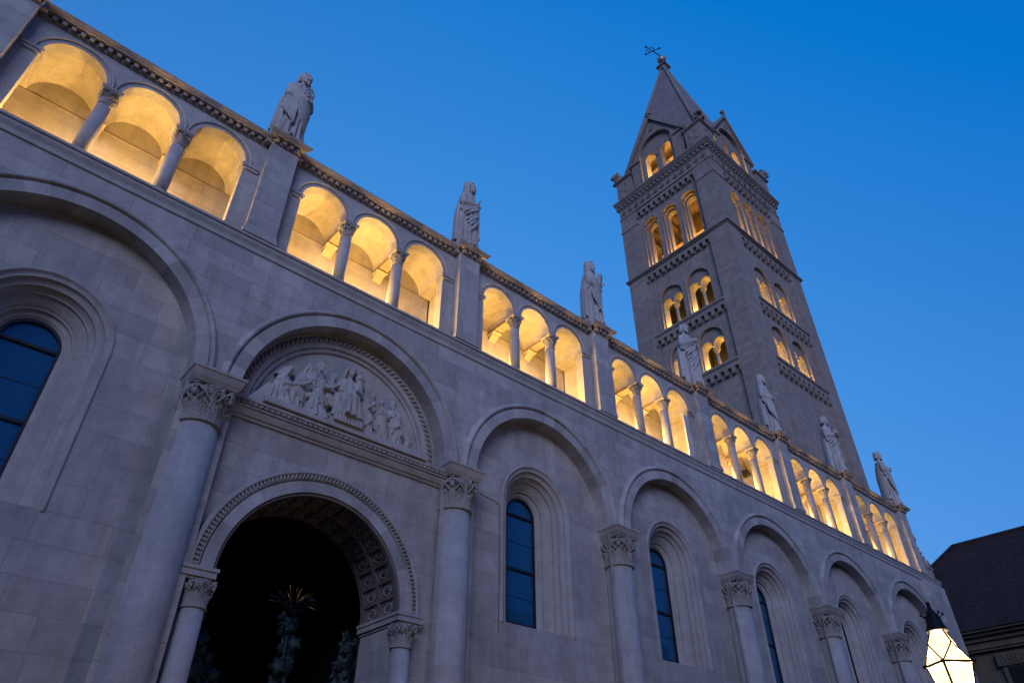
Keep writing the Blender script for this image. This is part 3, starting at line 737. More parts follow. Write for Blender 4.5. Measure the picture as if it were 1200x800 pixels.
    for s_ in (-1, 1):
        if not kneel: loc.ball((s_ * .09, -.20 - (.14 if sit else 0), .035), (.045, .09, .04), 6)
    if item == 'book':
        c_ = Vector((cx_ + .09, -.225, shz - .12)); M_ = Matrix.Rotation(-.2, 3, 'Y') @ Matrix.Rotation(.15, 3, 'X')
        bx = MB(); bx.box(-.10, .10, -.045, .045, -.14, .14); loc.add([tuple(c_ + M_ @ Vector(q)) for q in bx.v], bx.f)
    if item == 'flatbook':
        c_ = Vector((cx_ - .02, -.27, shz - .26)); M_ = Matrix.Rotation(.35, 3, 'Y')
        bx = MB(); bx.box(-.12, .12, -.05, .05, -.075, .075); loc.add([tuple(c_ + M_ @ Vector(q)) for q in bx.v], bx.f)
    if item == 'ring':
        loc.tube([(cx_ + .05 + .085 * math.cos(q), -.205 - .02 * math.sin(q), shz - .20 + .095 * math.sin(q)) for q in np.linspace(0, 2 * PI, 20)], .022, 7)
        loc.tube([(cx_ + .06 + .06 * math.cos(q), -.215, shz - .34 + .06 * math.sin(q)) for q in np.linspace(0, 2 * PI, 16)], .022, 7)
    if item == 'staff':
        loc.cap([(cx_ - .26, -.20, .0), (cx_ - .24, -.20, shz + .10)], .020, 8)
        loc.tube([(cx_ - .24 + .07 - .07 * math.cos(q), -.20, shz + .10 + .09 * math.sin(q)) for q in np.linspace(0, 4.2, 14)], .020, 7)
    ct, st_ = math.cos(turn), math.sin(turn); sc_ = H / 1.75
    b0 = len(mb.v)
    for (x, y, z) in loc.v: mb.v.append(tuple(T(sc_ * (x * ct - y * st_), sc_ * (x * st_ + y * ct), sc_ * z)))
    for f in loc.f: mb.f.append(tuple(i + b0 for i in f))
    return mb

# relief figures in the tympanum
rl = MB()
def rel(x, z, dy=0., ys=.85, **kw):
    kw['girth'] = kw.get('girth', 1.2) * .80; kw['fold'] = 2.5
    figure(rl, lambda a, b_, c_: (x + a, TY - .24 - dy + b_ * ys, z + c_), **kw)
Zb = 8.90
rel(4.62, Zb, H=1.52, seed=1, girth=1.35, lean=.24, turn=.9, head_turn=.2, head_nod=.6, veil=True, kneel=True, cloak=1, nfold=10, arms={1: ((.22, -.14, .75), (.14, -.36, .86)), -1: ((-.22, -.12, .75), (.02, -.36, .84))})
rel(5.05, Zb + .02, dy=.0, H=1.40, seed=2, girth=1.3, lean=.18, turn=.7, head_turn=.3, head_nod=.5, beard=1, hair='long', cloak=-1, nfold=10)
rel(5.42, Zb + .12, dy=-.04, H=1.42, seed=3, girth=1.3, lean=.04, turn=.4, hair='short', beard=.6, item='staff', nfold=10)
rel(5.45, Zb, dy=.16, H=1.30, seed=4, girth=1.35, lean=.12, turn=1.1, head_nod=.3, kneel=True, hair='curly', beard=.7, cloak=-1, nfold=9, arms={1: ((.22, -.16, .70), (.10, -.40, .66)), -1: ((-.22, -.12, .70), (-.02, -.38, .60))})
rel(5.80, Zb + .22, dy=-.04, H=1.22, seed=10, girth=1.2, lean=.05, turn=.5, hair='long', cloak=1, nfold=9)
rel(6.17, Zb + .22, dy=.12, H=1.76, seed=5, sit=True, veil=True, head_turn=.1, head_nod=.25, girth=1.32, cloak=1, nfold=10, arms={1: ((.28, -.08, .74), (.12, -.32, .70)), -1: ((-.27, -.06, .74), (-.06, -.32, .62))})
rel(6.36, Zb + .92, dy=.28, H=.66, seed=6, girth=1.2, head_turn=-.2, hair='curly', cloak=0, nfold=8)
rel(6.70, Zb, dy=.08, H=1.38, seed=7, girth=1.35, lean=-.14, turn=-.55, head_nod=.35, hair='short', beard=.9, cloak=1, nfold=10)
rel(6.98, Zb + .10, dy=-.06, H=1.22, seed=21, girth=1.2, lean=-.04, turn=-.2, hair='long', cloak=-1, nfold=9)
rel(7.15, Zb, dy=.14, H=1.12, seed=8, girth=1.3, lean=-.06, turn=-.5, hair='curly', cloak=-1, nfold=9)
rel(7.55, Zb, dy=.08, H=1.24, seed=9, girth=1.4, lean=-.10, turn=-.4, hair='short', beard=.8, cloak=1, nfold=10, head_nod=.3)
rl.cap([(7.9, TY - .22, Zb + .10), (7.98, TY - .26, Zb + .35), (7.9, TY - .25, Zb + .52)], [.16, .14, .09], 8)
rl.box(5.86, 6.50, TY - .60, TY, Zb, Zb + .27)
for q in range(9): rl.tube([(5.90 + .07 * q, TY - .60, Zb + .50), (5.88 + .075 * q, TY - .64, Zb + .25), (5.86 + .08 * q, TY - .63, Zb + .02)], [.045, .04, .05], 7)
for (xx, zz, rr) in ((4.95, .75, .07), (5.25, .55, .09), (5.62, .95, .07), (6.62, .85, .07), (7.35, .55, .06)): rl.cap([(xx, TY - .30, Zb + zz), (xx + .12, TY - .46, Zb + zz - .06), (xx + .22, TY - .50, Zb + zz + .03)], [rr, rr * .8, rr * .6], 8)
if True: pass; rl.box(5.84, 5.96, TY - .44, TY, Zb, Zb + .85)
rl.box(4.25, 8.4, TY - .60, TY, Zb - .12, Zb + .035)
for q in range(9): rl.tube([(4.42 - .035 * q, TY - .16, Zb + .58 - .055 * q), (4.28 - .03 * q, TY - .18, Zb + .03)], [.06, .055], 6)      # trailing robe
rl.cap([(5.1, TY - .3, Zb + .12), (5.35, TY - .36, Zb + .14), (5.5, TY - .3, Zb + .22)], [.06, .08, .1], 8)
rl.cap([(7.05, TY - .3, Zb + .08), (7.3, TY - .34, Zb + .09)], [.07, .06], 8); rl.cap([(8.0, TY - .18, Zb + .06), (8.18, TY - .2, Zb + .10)], [.07, .05], 8)
remesh('tympanum_relief', rl, M_statue, tym, .0125, 1)

# ================================================================== ROOF STATUES
SG = 'stone statues along the cathedral cornice'
defs = [
 (1, 'weathered robed stone statue holding a ring, nearest on the cornice above the lit gallery', dict(seed=11, girth=1.0, turn=.25, head_turn=.15, head_nod=.0, beard=.6, hair='short', item='ring', cloak=-1, arms={1: ((.22, -.05, 1.06), (.09, -.18, 1.16)), -1: ((-.22, -.06, 1.04), (-.06, -.19, 1.02))})),
 (2, 'stone statue with clasped hands against the sky, between ring holder and book bearer', dict(seed=12, girth=1.0, turn=.45, head_turn=.55, hair='long', beard=.3, cloak=1, nfold=17, arms={1: ((.23, -.03, 1.10), (.07, -.19, 1.17)), -1: ((-.23, -.03, 1.08), (-.02, -.19, 1.12))})),
 (3, 'cloaked bearded stone statue raising a book, against the sky just left of the bell tower', dict(seed=13, girth=1.0, turn=.55, head_turn=.35, hair='long', beard=.8, item='book', cloak=-1, nfold=13, arms={1: ((.23, -.05, 1.10), (.13, -.20, 1.14)), -1: ((-.23, -.03, 1.06), (.02, -.19, 1.04))})),
 (4, 'broad stone statue in a diagonally folded mantle, standing before the lower tower windows', dict(seed=14, girth=1.06, turn=.1, head_turn=-.2, hair='short', beard=.5, cloak=1, nfold=9, arms={1: ((.29, -.03, 1.08), (.05, -.24, 1.05)), -1: ((-.29, -.03, 1.08), (-.05, -.25, 1.20))})),
 (5, 'slim long haired stone statue, hand on chest, before the near corner of the tower', dict(seed=15, girth=.92, turn=.25, head_turn=.3, hair='long', beard=.6, cloak=-1, nfold=15, arms={1: ((.27, -.02, 1.08), (.10, -.23, 1.12)), -1: ((-.27, -.02, 1.04), (-.10, -.24, .98))})),
 (6, 'bearded stone statue holding a closed book at his waist, before the plain tower wall', dict(seed=16, girth=.98, turn=.2, head_turn=.4, hair='short', beard=1., item='flatbook', cloak=1, nfold=13)),
 (7, 'short haired stone statue at the far right end of the cornice, against the sky', dict(seed=17, girth=1.0, turn=.5, head_turn=.2, hair='short', beard=.4, cloak=-1, nfold=12)),
]
for k, lab, kw in defs:
    st = empty('stone_statue', (PC[k], .28, 16.43), lab, 'statue', SG)
    q = MB(); x = PC[k]; q.frustum((x - .40, x + .40, -.13, .72, 16.431), (x - .385, x + .385, -.12, .70, 16.62)); q.build('plinth', M_statue, st)
    f = MB(); figure(f, lambda a, b_, c_: (x + a * .92, .30 + b_ * .92, 16.60 + c_), H=3.16, fold=1.6, **kw)
    f.box(x - .38, x + .38, .30 - .38, .30 + .36, 16.60, 16.68)
    remesh('figure', f, M_statue, st, .019, 1)

# ================================================================== BELL TOWER
TX0, TX1, TY0, TY1 = 32.14, 41.41, 2.0, 10.574
tcx_, tcy_ = (TX0 + TX1) / 2, (TY0 + TY1) / 2
tow = empty('bell_tower', (tcx_, tcy_, 0), 'tall square brown stone bell tower with lit arched openings and a pyramid spire', 'bell tower')
faces = [
 ('west', (TY1 - TY0) / 2, lambda x, y, z: (TX0 + y, tcy_ - x, z)),
 ('south', (TX1 - TX0) / 2, lambda x, y, z: (tcx_ + x, TY0 + y, z)),
 ('east', (TY1 - TY0) / 2, lambda x, y, z: (TX1 - y, tcy_ + x, z)),
 ('north', (TX1 - TX0) / 2, lambda x, y, z: (tcx_ - x, TY1 - y, z)),
]
ZB, ZA, ZT, ZF, ZC = 24.97, 29.6, 35.42, 42.12, 44.2
def corbels(mb, x0, x1, z0, z1, d, n=None):
    """table of little hanging arches, front at y=0, down to the panel at depth d"""
    n = n or max(3, round((x1 - x0) / .52)); st = (x1 - x0) / n; hw = st * .31
    hs = [(x0 + st * (j + .5), hw, z0 - .001, z0 + (z1 - z0) * .32) for j in range(n)]
    mb.holes(x0, x1, z0, z1, .02, hs, 8)
    for h_ in hs: mb.sweep(archpath(h_[0], hw, z0, h_[3], 8), [(0, .02), (0, d + .005)])
    for j in range(n + 1):
        xx = x0 + st * j; mb.quad((max(x0, xx - st * .19), .02, z0), (min(x1, xx + st * .19), .02, z0), (min(x1, xx + st * .19), d, z0 - .12), (max(x0, xx - st * .19), d, z0 - .12))
        mb.box(max(x0, xx - .07), min(x1, xx + .07), -.02, d, z0 - .10, z0 + .03)
def tband(mb, w_, z0, z1, p): mb.box(-w_ - p, w_ + p, -p, .3, z0, z1)
def capblock(mb, x, y, z0, z1, r):
    mb.lathe(x, y, [(r * 1.1, z0), (r * 1.25, z0 + .03), (r, z0 + .05), (r * 1.1, (z0 + z1) / 2), (r * 1.8, z1)], 12)
    for q in range(8):
        a_ = q * PI / 4; mb.ball((x + r * 1.35 * math.cos(a_), y + r * 1.35 * math.sin(a_), z0 + (z1 - z0) * .55), (.05, .05, .09), 4)
        mb.ball((x + r * 1.7 * math.cos(a_ + .39), y + r * 1.7 * math.sin(a_ + .39), z0 + (z1 - z0) * .85), (.055, .055, .06), 4)
for fi, (nm, W_, X) in enumerate(faces):
    L = W_ - 1.52; D = .24; vis = fi < 2
    wallm = MB(X)
    # corner strips
    for s_ in (-1, 1):
        a_, b_ = sorted((s_ * L, s_ * W_)); wallm.quad((a_, 0, 0), (b_, 0, 0), (b_, 0, ZC - .2), (a_, 0, ZC - .2)); wallm.quad((s_ * L, 0, 0), (s_ * L, D, 0), (s_ * L, D, ZF), (s_ * L, 0, ZF))
    wallm.quad((-L, D, 0), (L, D, 0), (L, D, ZB), (-L, D, ZB)); wallm.quad((-L, 0.02, ZF - .05), (L, .02, ZF - .05), (L, .02, ZC - .2), (-L, .02, ZC - .2))
    bif = [-1.115, 1.115] if fi % 2 == 0 else [-1.2, 1.2]
    HB = .92
    for z0, z1, zb in ((ZB, ZA, 25.2), (ZA, ZT, 29.85)):
        zs = zb + (2.1 if z0 == ZB else 2.5)
        wallm.holes(-L, L, z0, z1, D, [(c, HB, zb, zs) for c in bif], 24)
    trs = [-1.75, 0, 1.75]
    wallm.holes(-L, L, ZT, ZF, D, [(c, .68, 35.74, 39.98) for c in trs], 24)
    wallm.build('tower_wall', M_tower, tow)
    # openings
    for z0, zb in ((ZB, 25.2), (ZA, 29.85)):
        zs = zb + (2.1 if z0 == ZB else 2.5); zi = zs - .28
        for c in bif:
            o_ = MB(X); o_.sweep(archpath(c, HB, zb, zs), [(0, D + .20), (0, D - .03), (.11, D - .03), (.13, D)])
            win = o_.build('window', M_tsmooth, tow)
            if not vis: continue
            t_ = MB(X); y1 = D + .18; y2 = D + .85; hw = .385
            t_.holes(c - .98, c + .98, zi, zs + .95, y1, [(c - .46, hw, zi - .01, zi), (c + .46, hw, zi - .01, zi)], 16)
            for s_ in (-1, 1):
                a_, b_ = sorted((c + s_ * .845, c + s_ * .98)); t_.quad((a_, y1, zb), (b_, y1, zb), (b_, y1, zi), (a_, y1, zi))
            t_.build('window_tympanum', M_tsmooth, win)
            rv_ = MB(X)
            for s_ in (-1, 1):
                rv_.sweep(arc(c + s_ * .46, zi, hw, 14), [(0, y2), (0, y1)]); rv_.quad((c + s_ * .845, y1, zb), (c + s_ * .845, y2, zb), (c + s_ * .845, y2, zi), (c + s_ * .845, y1, zi))
            rv_.box(c - .075, c + .075, y1, y2, zi - .14, zi)
            rv_.quad((c - .95, D - .0, zb + .002), (c + .95, D, zb + .002), (c + .95, y2, zb + .002), (c - .95, y2, zb + .002))
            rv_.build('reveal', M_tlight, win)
            cl = MB(X); cl.lathe(c, y1 + .33, [(.17, zb), (.17, zb + .08), (.12, zb + .16), (.105, zb + .2), (.095, zi - .48)], 14); capblock(cl, c, y1 + .33, zi - .48, zi - .14, .10)
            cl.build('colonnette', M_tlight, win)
            bk = MB(X); bk.quad((c - 1.05, y2, zb - .1), (c + 1.05, y2, zb - .1), (c + 1.05, y2, zs + 1), (c - 1.05, y2, zs + 1))
            bk_o = MB(X); bk_o.holes(c - 1.05, c + 1.05, zb - .1, zs + 1, y2 + .002, [(c - .46, hw, zb, zi), (c + .46, hw, zb, zi)], 12); bk_o.box(c - 1.05, c + 1.05, y2 + .9, y2 + .95, zb - .1, zs + 1)
            bk_o.build('unlit_backing', M_dark, win)  # near-black sheets painted as the unlit tower interior behind the openings
            for s_ in (-1, 1): lamp('window_uplight', X(c + s_ * .40, y1 + .52, zb + .14), 34, (1, .60, .16), .05, win)
    for c in trs:
        o_ = MB(X); zs = 39.98; zb = 35.74
        o_.sweep(archpath(c, .68, zb, zs), [(-.20, D + .95), (-.20, D + .52), (-.10, D + .52), (-.10, D + .25), (0, D + .25), (0, D - .03), (.10, D - .03), (.12, D)])
        win = o_.build('window', M_tsmooth, tow)
        if not vis: continue
        j_ = MB(X)
        for s_ in (-1, 1):
            for (o2, yy, rr) in ((-.05, D + .24, .07),):
                j_.lathe(c + s_ * (.68 + o2), yy, [(rr * 1.4, zb), (rr * 1.4, zb + .1), (rr, zb + .16), (rr * .95, zs - .32)], 10); capblock(j_, c + s_ * (.68 + o2), yy, zs - .32, zs - .06, rr)
                j_.box(c + s_ * .64 - .12, c + s_ * .64 + .12, D - .02, D + .5, zs - .06, zs)
        j_.build('colonnette', M_tsmooth, win)
        rl_ = MB(X); rl_.tube([(c - .5, D + .85, zb + .75), (c + .5, D + .85, zb + .75)], .03, 6); rl_.tube([(c - .5, D + .85, zb + .40), (c + .5, D + .85, zb + .40)], .025, 6); rl_.build('railing', M_board, win)
        lamp('window_uplight', X(c, D + .72, zb + .12), 36, (1, .60, .16), .06, win)
        lamp('window_uplight', X(c - .3, D + 1.3, zb + .3), 60, (1, .58, .15), .08, win)
    # bands
    bn = MB(X)
    for z0 in (ZB, ZA): bn.box(-L + .003, L - .003, -.06, D, z0 - .03, z0 + .14); bn.box(-L + .003, L - .003, -.02, D, z0 - .08, z0 - .03)
    for z0, n_ in ((ZB, 11), (ZA, 11), (ZT, 11)): corbels(bn, -L, L, z0 - .74, z0 - .08, D, n_)
    corbels(bn, -L, L, ZF - .72, ZF + .02, D, 11)
    bn.build('corbel_table', M_tsmooth, tow)
    n_ = 13
    fr = MB(X)
    for q in range(n_):
        xx = -W_ + .45 + (2 * W_ - .9) * q / (n_ - 1); zz = ZF + .58
        fr.tube([(xx + .2 * math.cos(a_), -.02, zz + .2 * math.sin(a_)) for a_ in np.linspace(0, 2 * PI, 13)], .035, 5, caps=False)
        for d in range(6): fr.ball((xx + .10 * math.cos(d * PI / 3), -.03, zz + .10 * math.sin(d * PI / 3)), .055, 4)
    fr.build('rosette_frieze', M_tsmooth, tow)
    dn = MB(X); n_ = int(2 * W_ / .36); dn.box(-W_ - .03, W_ + .03, -.06, -.045, 43.29, 43.56)
    for q in range(n_ + 1):
        xx = -W_ - .02 + (2 * W_ + .04) * q / n_; dn.box(xx - .09, xx + .09, -.17, -.055, 43.30, 43.55)
    dn.build('dentil_row', M_tsmooth, tow)
    # gable with two lit openings
    gy_ = .12; gz = 47.45; gw = 2.55; ga = 51.05
    gb = MB(X); xs_ = np.linspace(-gw, gw, 2)
    # wall below the rake with a blind arch
    hsr = 1.60
    xb = sorted(set([-gw, gw, 0] + [hsr * math.cos(PI * i / 24) for i in range(25)]))
    rake = lambda x: gz + (ga - gz) * (1 - abs(x) / gw)
    for a_, b_ in zip(xb[:-1], xb[1:]):
        mm = (a_ + b_) / 2
        if abs(mm) < hsr:
            fz = lambda x: 47.6 + math.sqrt(max(0, hsr * hsr - x * x)); gb.quad((a_, gy_, fz(a_)), (b_, gy_, fz(b_)), (b_, gy_, rake(b_)), (a_, gy_, rake(a_)))
        else: gb.quad((a_, gy_, 44.1), (b_, gy_, 44.1), (b_, gy_, rake(b_)), (a_, gy_, rake(a_)))
    gb.sweep(archpath(0, hsr, 44.1, 47.6, 24), [(0, gy_ + .28), (0, gy_ - .05), (.14, gy_ - .05), (.16, gy_)])
    gb.holes(-1.7, 1.7, 44.1, 49.4, gy_ + .26, [(-.76, .50, 44.4, 47.05), (.76, .50, 44.4, 47.05)], 16)
    for c in (-.76, .76): gb.sweep(archpath(c, .50, 44.4, 47.05, 16), [(0, gy_ + .85), (0, gy_ + .26)])
    for s_ in (-1, 1):                                                      # roof and raking cornice of the gable
        gb.add([(s_ * (gw + .28), gy_ - .22, gz - .45), (0, gy_ - .22, ga + .12), (0, gy_ - .22, ga + .42), (s_ * (gw + .42), gy_ - .22, gz - .25),
                (s_ * (gw + .28), gy_ + 4.3, gz - .45), (0, gy_ + 4.3, ga + .12), (0, gy_ + 4.3, ga + .42), (s_ * (gw + .42), gy_ + 4.3, gz - .25)],
               [(0, 1, 2, 3), (0, 4, 5, 1), (3, 2, 6, 7), (0, 3, 7, 4)])
        gb.box(*sorted((s_ * 1.55, s_ * (gw + .25))), gy_ - .12, gy_ + .05, 47.25, 47.5)
    gb.tube([(.22 * math.cos(a_), gy_ - .02, 50.0 + .22 * math.sin(a_)) for a_ in np.linspace(0, 2 * PI, 14)], .05, 6, caps=False); gb.ball((0, gy_, 50.0), (.15, .05, .15), 6)
    gb.tube([(0, gy_ - .1, ga + .3), (0, gy_ - .1, ga + .62)], [.14, .10], 8); gb.ball((0, gy_ - .1, ga + .85), (.25, .18, .26), 6); gb.ball((-.2, gy_ - .1, ga + .7), .13, 5); gb.ball((.2, gy_ - .1, ga + .7), .13, 5)
    gab = gb.build('gable', M_tsmooth, tow)
    if vis:
        gi = MB(X); gi.quad((-1.7, gy_ + 1.8, 44.1), (1.7, gy_ + 1.8, 44.1), (1.7, gy_ + 1.8, 49.0), (-1.7, gy_ + 1.8, 49.0))
        for s_ in (-1, 1): gi.quad((s_ * 1.7, gy_ + .85, 44.1), (s_ * 1.7, gy_ + 1.8, 44.1), (s_ * 1.7, gy_ + 1.8, 49.0), (s_ * 1.7, gy_ + .85, 49.0))
        gi.quad((-1.7, gy_ + .4, 48.6), (1.7, gy_ + .4, 48.6), (1.7, gy_ + 1.8, 48.6), (-1.7, gy_ + 1.8, 48.6)); gi.build('gable_room', M_tlight, gab)
        lamp('window_uplight', X(0, gy_ + 1.1, 45.4), 110, (1, .55, .14), .1, gab)
        cl = MB(X); cl.lathe(0, gy_ + .4, [(.15, 44.3), (.12, 44.5), (.11, 46.5)], 12); capblock(cl, 0, gy_ + .4, 46.5, 46.9, .12); cl.build('colonnette', M_tsmooth, gab)
# belt courses and cornice run right round the tower
def around(mb, p, z0, z1): mb.box(TX0 - p, TX1 + p, TY0 - p, TY1 + p, z0, z1)
bl = MB(); around(bl, .07, ZT - .06, ZT + .05); around(bl, .17, ZT + .05, ZT + .19); around(bl, .08, ZT + .19, ZT + .27); bl.build('belt_course', M_tsmooth, tow)
for (fx, fy) in ((0, 0), (1, 0), (0, 1), (1, 1)):
    xa, xb = (TX0 - .05, TX0 + 1.52) if not fx else (TX1 - 1.52, TX1 + .05); ya, yb = (TY0 - .05, TY0 + 1.52) if not fy else (TY1 - 1.52, TY1 + .05)
    q = MB(); q.box(xa, xb, ya, yb, 40.62, 40.74); q.build('corner_string', M_tsmooth, tow)
cn = MB(); around(cn, .045, ZF + .0, ZF + .09); around(cn, .04, 43.14, 43.24); around(cn, .05, 43.24, 43.6); around(cn, .20, 43.6, 43.76); around(cn, .26, 43.76, 43.92); around(cn, .32, 43.92, 44.1); cn.build('tower_cornice', M_tsmooth, tow)
# belfry room seen through the top openings
br_ = MB(); o = 2.0; x0, x1, y0, y1 = TX0 + o, TX1 - o, TY0 + o, TY1 - o
br_.box(TX0 + .9, TX1 - .9, TY0 + .9, TY1 - .9, 41.5, 41.7); br_.box(TX0 + 3.2, TX1 - 3.2, TY0 + 3.0, TY1 - 3.0, 35.4, 41.5)
for q in range(5): br_.box(TX0 + 1.1, TX1 - 1.1, TY0 + 1.3 + q * 1.4, TY0 + 1.55 + q * 1.4, 41.0, 41.49)
br_.tube([(TX0 + 1.7, TY0 + 2.2, 37.8), (TX0 + 1.7, TY1 - 2.2, 37.8)], .14, 6); br_.tube([(TX0 + 1.7, 5.5, 35.6), (TX0 + 1.7, 7.0, 39.0)], .10, 6)
br_.build('belfry_frame', M_brown, tow)
br2 = MB(); br2.box(TX0 + .8, TX1 - .8, TY0 + .8, TY1 - .8, 35.45, 35.55); br2.build('belfry_floor', M_tlight, tow)
# corner posts with crouching beasts
for (sx, sy) in ((-1, -1), (1, -1), (-1, 1), (1, 1)):
    xa, xb = sorted((tcx_ + sx * 4.60, tcx_ + sx * 2.95)); ya, yb = sorted((tcy_ + sy * 4.25, tcy_ + sy * 2.75))
    q = MB(); q.box(xa, xb, ya, yb, 43.9, 46.45); q.box(xa - .08, xb + .08, ya - .08, yb + .08, 46.45, 46.55); q.box(xa - .16, xb + .16, ya - .16, yb + .16, 46.55, 46.72); q.box(xa - .05, xb + .05, ya - .05, yb + .05, 44.1, 44.25)
    xm, ym = (xa + xb) / 2, (ya + yb) / 2
    for j in range(4):
        for (fx, fy) in ((sx, 0), (0, sy)):
            zz = 44.7 + .42 * j; px = xm + (fx * (xb - xa) / 2); py = ym + (fy * (yb - ya) / 2)
            q.ball((px + (0 if fx else .25 * (-1) ** j), py + (0 if fy else .25 * (-1) ** j), zz), (.05 if fx else .22, .05 if fy else .22, .2), 5)
    post = q.build('corner_post', M_tsmooth, tow)
    ln = MB(); dx, dy = sx * .707, sy * .707
    def LP(a, b_, z): return (xm + dx * a - dy * b_ + sx * .35, ym + dy * a + dx * b_ + sy * .35, 46.72 + z)
    ln.cap([LP(-.75, 0, .40), LP(-.2, 0, .45), LP(.25, 0, .55)], [.32, .33, .36], 10); ln.ball(LP(.55, 0, .80), .33, 8); ln.ball(LP(.83, 0, .68), .19, 6)
    for s_ in (-1, 1):
        ln.cap([LP(.25, s_ * .25, .4), LP(.45, s_ * .27, .12), LP(.75, s_ * .27, .1)], [.16, .13, .12], 8); ln.cap([LP(-.65, s_ * .28, .35), LP(-.4, s_ * .33, .14), LP(-.15, s_ * .33, .1)], [.22, .14, .11], 8); ln.ball(LP(.45, s_ * .25, 1.08), .10, 5)
    for q_ in range(14):
        a_ = q_ * 2 * PI / 14; ln.ball(LP(.40, .34 * math.cos(a_), .78 + .36 * math.sin(a_)), .12, 4)
    remesh('beast', ln, M_tsmooth, post, .05, 1)
# spire
sp_ = MB(); hx, hy, zb, zt = 4.35, 4.02, 45.9, 63.5
q_ = .045
base = [(tcx_ - hx, tcy_ - hy, zb), (tcx_ + hx, tcy_ - hy, zb), (tcx_ + hx, tcy_ + hy, zb), (tcx_ - hx, tcy_ + hy, zb)]
topv = [(tcx_ + (p[0] - tcx_) * q_, tcy_ + (p[1] - tcy_) * q_, zt) for p in base]
zm = 48.9; fm = (zm - zb) / (zt - zb)
ringv = [tuple(Vector(p).lerp(Vector(q), fm)) for p, q in zip(base, topv)]
sp_.add(ringv + topv, [(0, 1, 5, 4), (1, 2, 6, 5), (2, 3, 7, 6), (3, 0, 4, 7), (4, 5, 6, 7)])
for i in range(4):
    A0, A1, B0, B1 = (Vector(q) for q in (base[i], base[(i + 1) % 4], ringv[i], ringv[(i + 1) % 4])); la, lb = (A1 - A0).length, (B1 - B0).length
    for p, q, r_, t_ in ((A0, A1, B0, B1), (A1, A0, B1, B0)):
        sp_.add([tuple(p), tuple(p.lerp(q, (la / 2 - 1.75) / la)), tuple(r_.lerp(t_, (lb / 2 - 1.75) / lb)), tuple(r_)], [(0, 1, 2, 3)])
spo = sp_.build('spire', M_spire, tow)
rb = MB()
for a_, b_ in zip(base, topv): rb.tube([a_, b_], [.17, .13], 8)
rb.box(tcx_ - .36, tcx_ + .36, tcy_ - .36, tcy_ + .36, zt - .1, zt + .35); rb.box(tcx_ - .52, tcx_ + .52, tcy_ - .52, tcy_ + .52, zt + .35, zt + .55); rb.frustum((tcx_ - .42, tcx_ + .42, tcy_ - .42, tcy_ + .42, zt + .55), (tcx_ - .2, tcx_ + .2, tcy_ - .2, tcy_ + .2, zt + 1.0))
rb.build('ridge_roll', M_tsmooth, spo)
fb = MB(); fb.ball((tcx_, tcy_, zt + 1.72), .45, 12); fb.build('finial_ball', plain('copper_ball', (.40, .27, .20), .4, .5), spo)
cr = MB(); zc = zt + 2.2; K = Vector((tcx_, tcy_, zc)); dl = Vector((-.75, .66, 0)); dp = (Vector((0, 0, 1)) * .80 + dl * .60); db = (dl * .80 - Vector((0, 0, 1)) * .60)
cr.tube([K, K + Vector((0, 0, .25)), K + Vector((0, 0, .25)) + dp * 2.1], [.06, .06, .045], 8)     # storm-bent: the cross leans
M0_ = K + Vector((0, 0, .25)) + dp * 1.15
cr.tube([M0_ - db * .95, M0_ + db * .95], .045, 8)
for p in (M0_ - db * .95, M0_ + db * .95, K + Vector((0, 0, .25)) + dp * 2.15): cr.ball(p, .115, 6)
for s_ in (-1, 1): cr.tube([M0_ + dp * .1 + db * s_ * .3, M0_ + dp * .45 + db * s_ * .45, M0_ + dp * .7 + db * s_ * .25], .035, 6)
cr.build('cross', M_iron, spo)

# ================================================================== STREET LANTERN
LX, LY, LZ = 8.405, -9.81, 2.76
lan = empty('street_lantern', (LX, LY, 0), 'lit faceted glass street lantern with dark iron cap, low in front of the cathedral', 'street lamp')
ra = math.radians(8)
def sq(r, z, rot): return [Vector((LX + r * math.cos(ra + rot + k * PI / 2), LY + r * math.sin(ra + rot + k * PI / 2), z)) for k in range(4)]
lo, mi, hi, cpb = sq(.10, LZ - .47, 0), sq(.215, LZ, 0), sq(.155, LZ + .18, PI / 4), sq(.088, LZ + .315, PI / 4)
gm = MB(); bar = MB()
for k in range(4):
    n = (k + 1) % 4
    for f in ((lo[k], lo[n], mi[n], mi[k]), (mi[k], mi[n], hi[k]), (hi[k], mi[n], hi[n]), (hi[k], hi[n], cpb[n], cpb[k])): gm.add([tuple(q) for q in f], [tuple(range(len(f)))])
    for a_, b_, r in ((lo[k], mi[k], .011), (mi[k], mi[n], .012), (mi[k], hi[k], .007), (hi[k], mi[n], .007), (hi[k], cpb[k], .008), (lo[k], lo[n], .012)): bar.tube([a_, b_], r, 6)
    bar.ball(mi[k], .022, 6); bar.ball(mi[k] + (mi[k] - Vector((LX, LY, LZ))) * .12, .014, 5); bar.ball(hi[k], .014, 5)
lg = gm.build('lantern_glass', M_lamp, lan); bar.build('frame', M_iron, lan)
cp_ = MB(); cp_.lathe(LX, LY, [(.10, LZ + .31), (.105, LZ + .325), (.085, LZ + .37), (.07, LZ + .45), (.045, LZ + .50), (.022, LZ + .54), (.018, LZ + .58)], 16); cp_.ball((LX, LY, LZ + .595), .022, 6)
for q in range(6):
    a_ = q * PI / 3; cp_.tube([(LX + .07 * math.cos(a_), LY + .07 * math.sin(a_), LZ + .45), (LX + .10 * math.cos(a_), LY + .10 * math.sin(a_), LZ + .475)], .006, 5); cp_.ball((LX + .105 * math.cos(a_), LY + .105 * math.sin(a_), LZ + .485), .013, 5)
cp_.build('cap', M_iron, lan)
lamp('lantern_bulb', (LX, LY, LZ - .05), 300, (1, .72, .46), .035, lan)
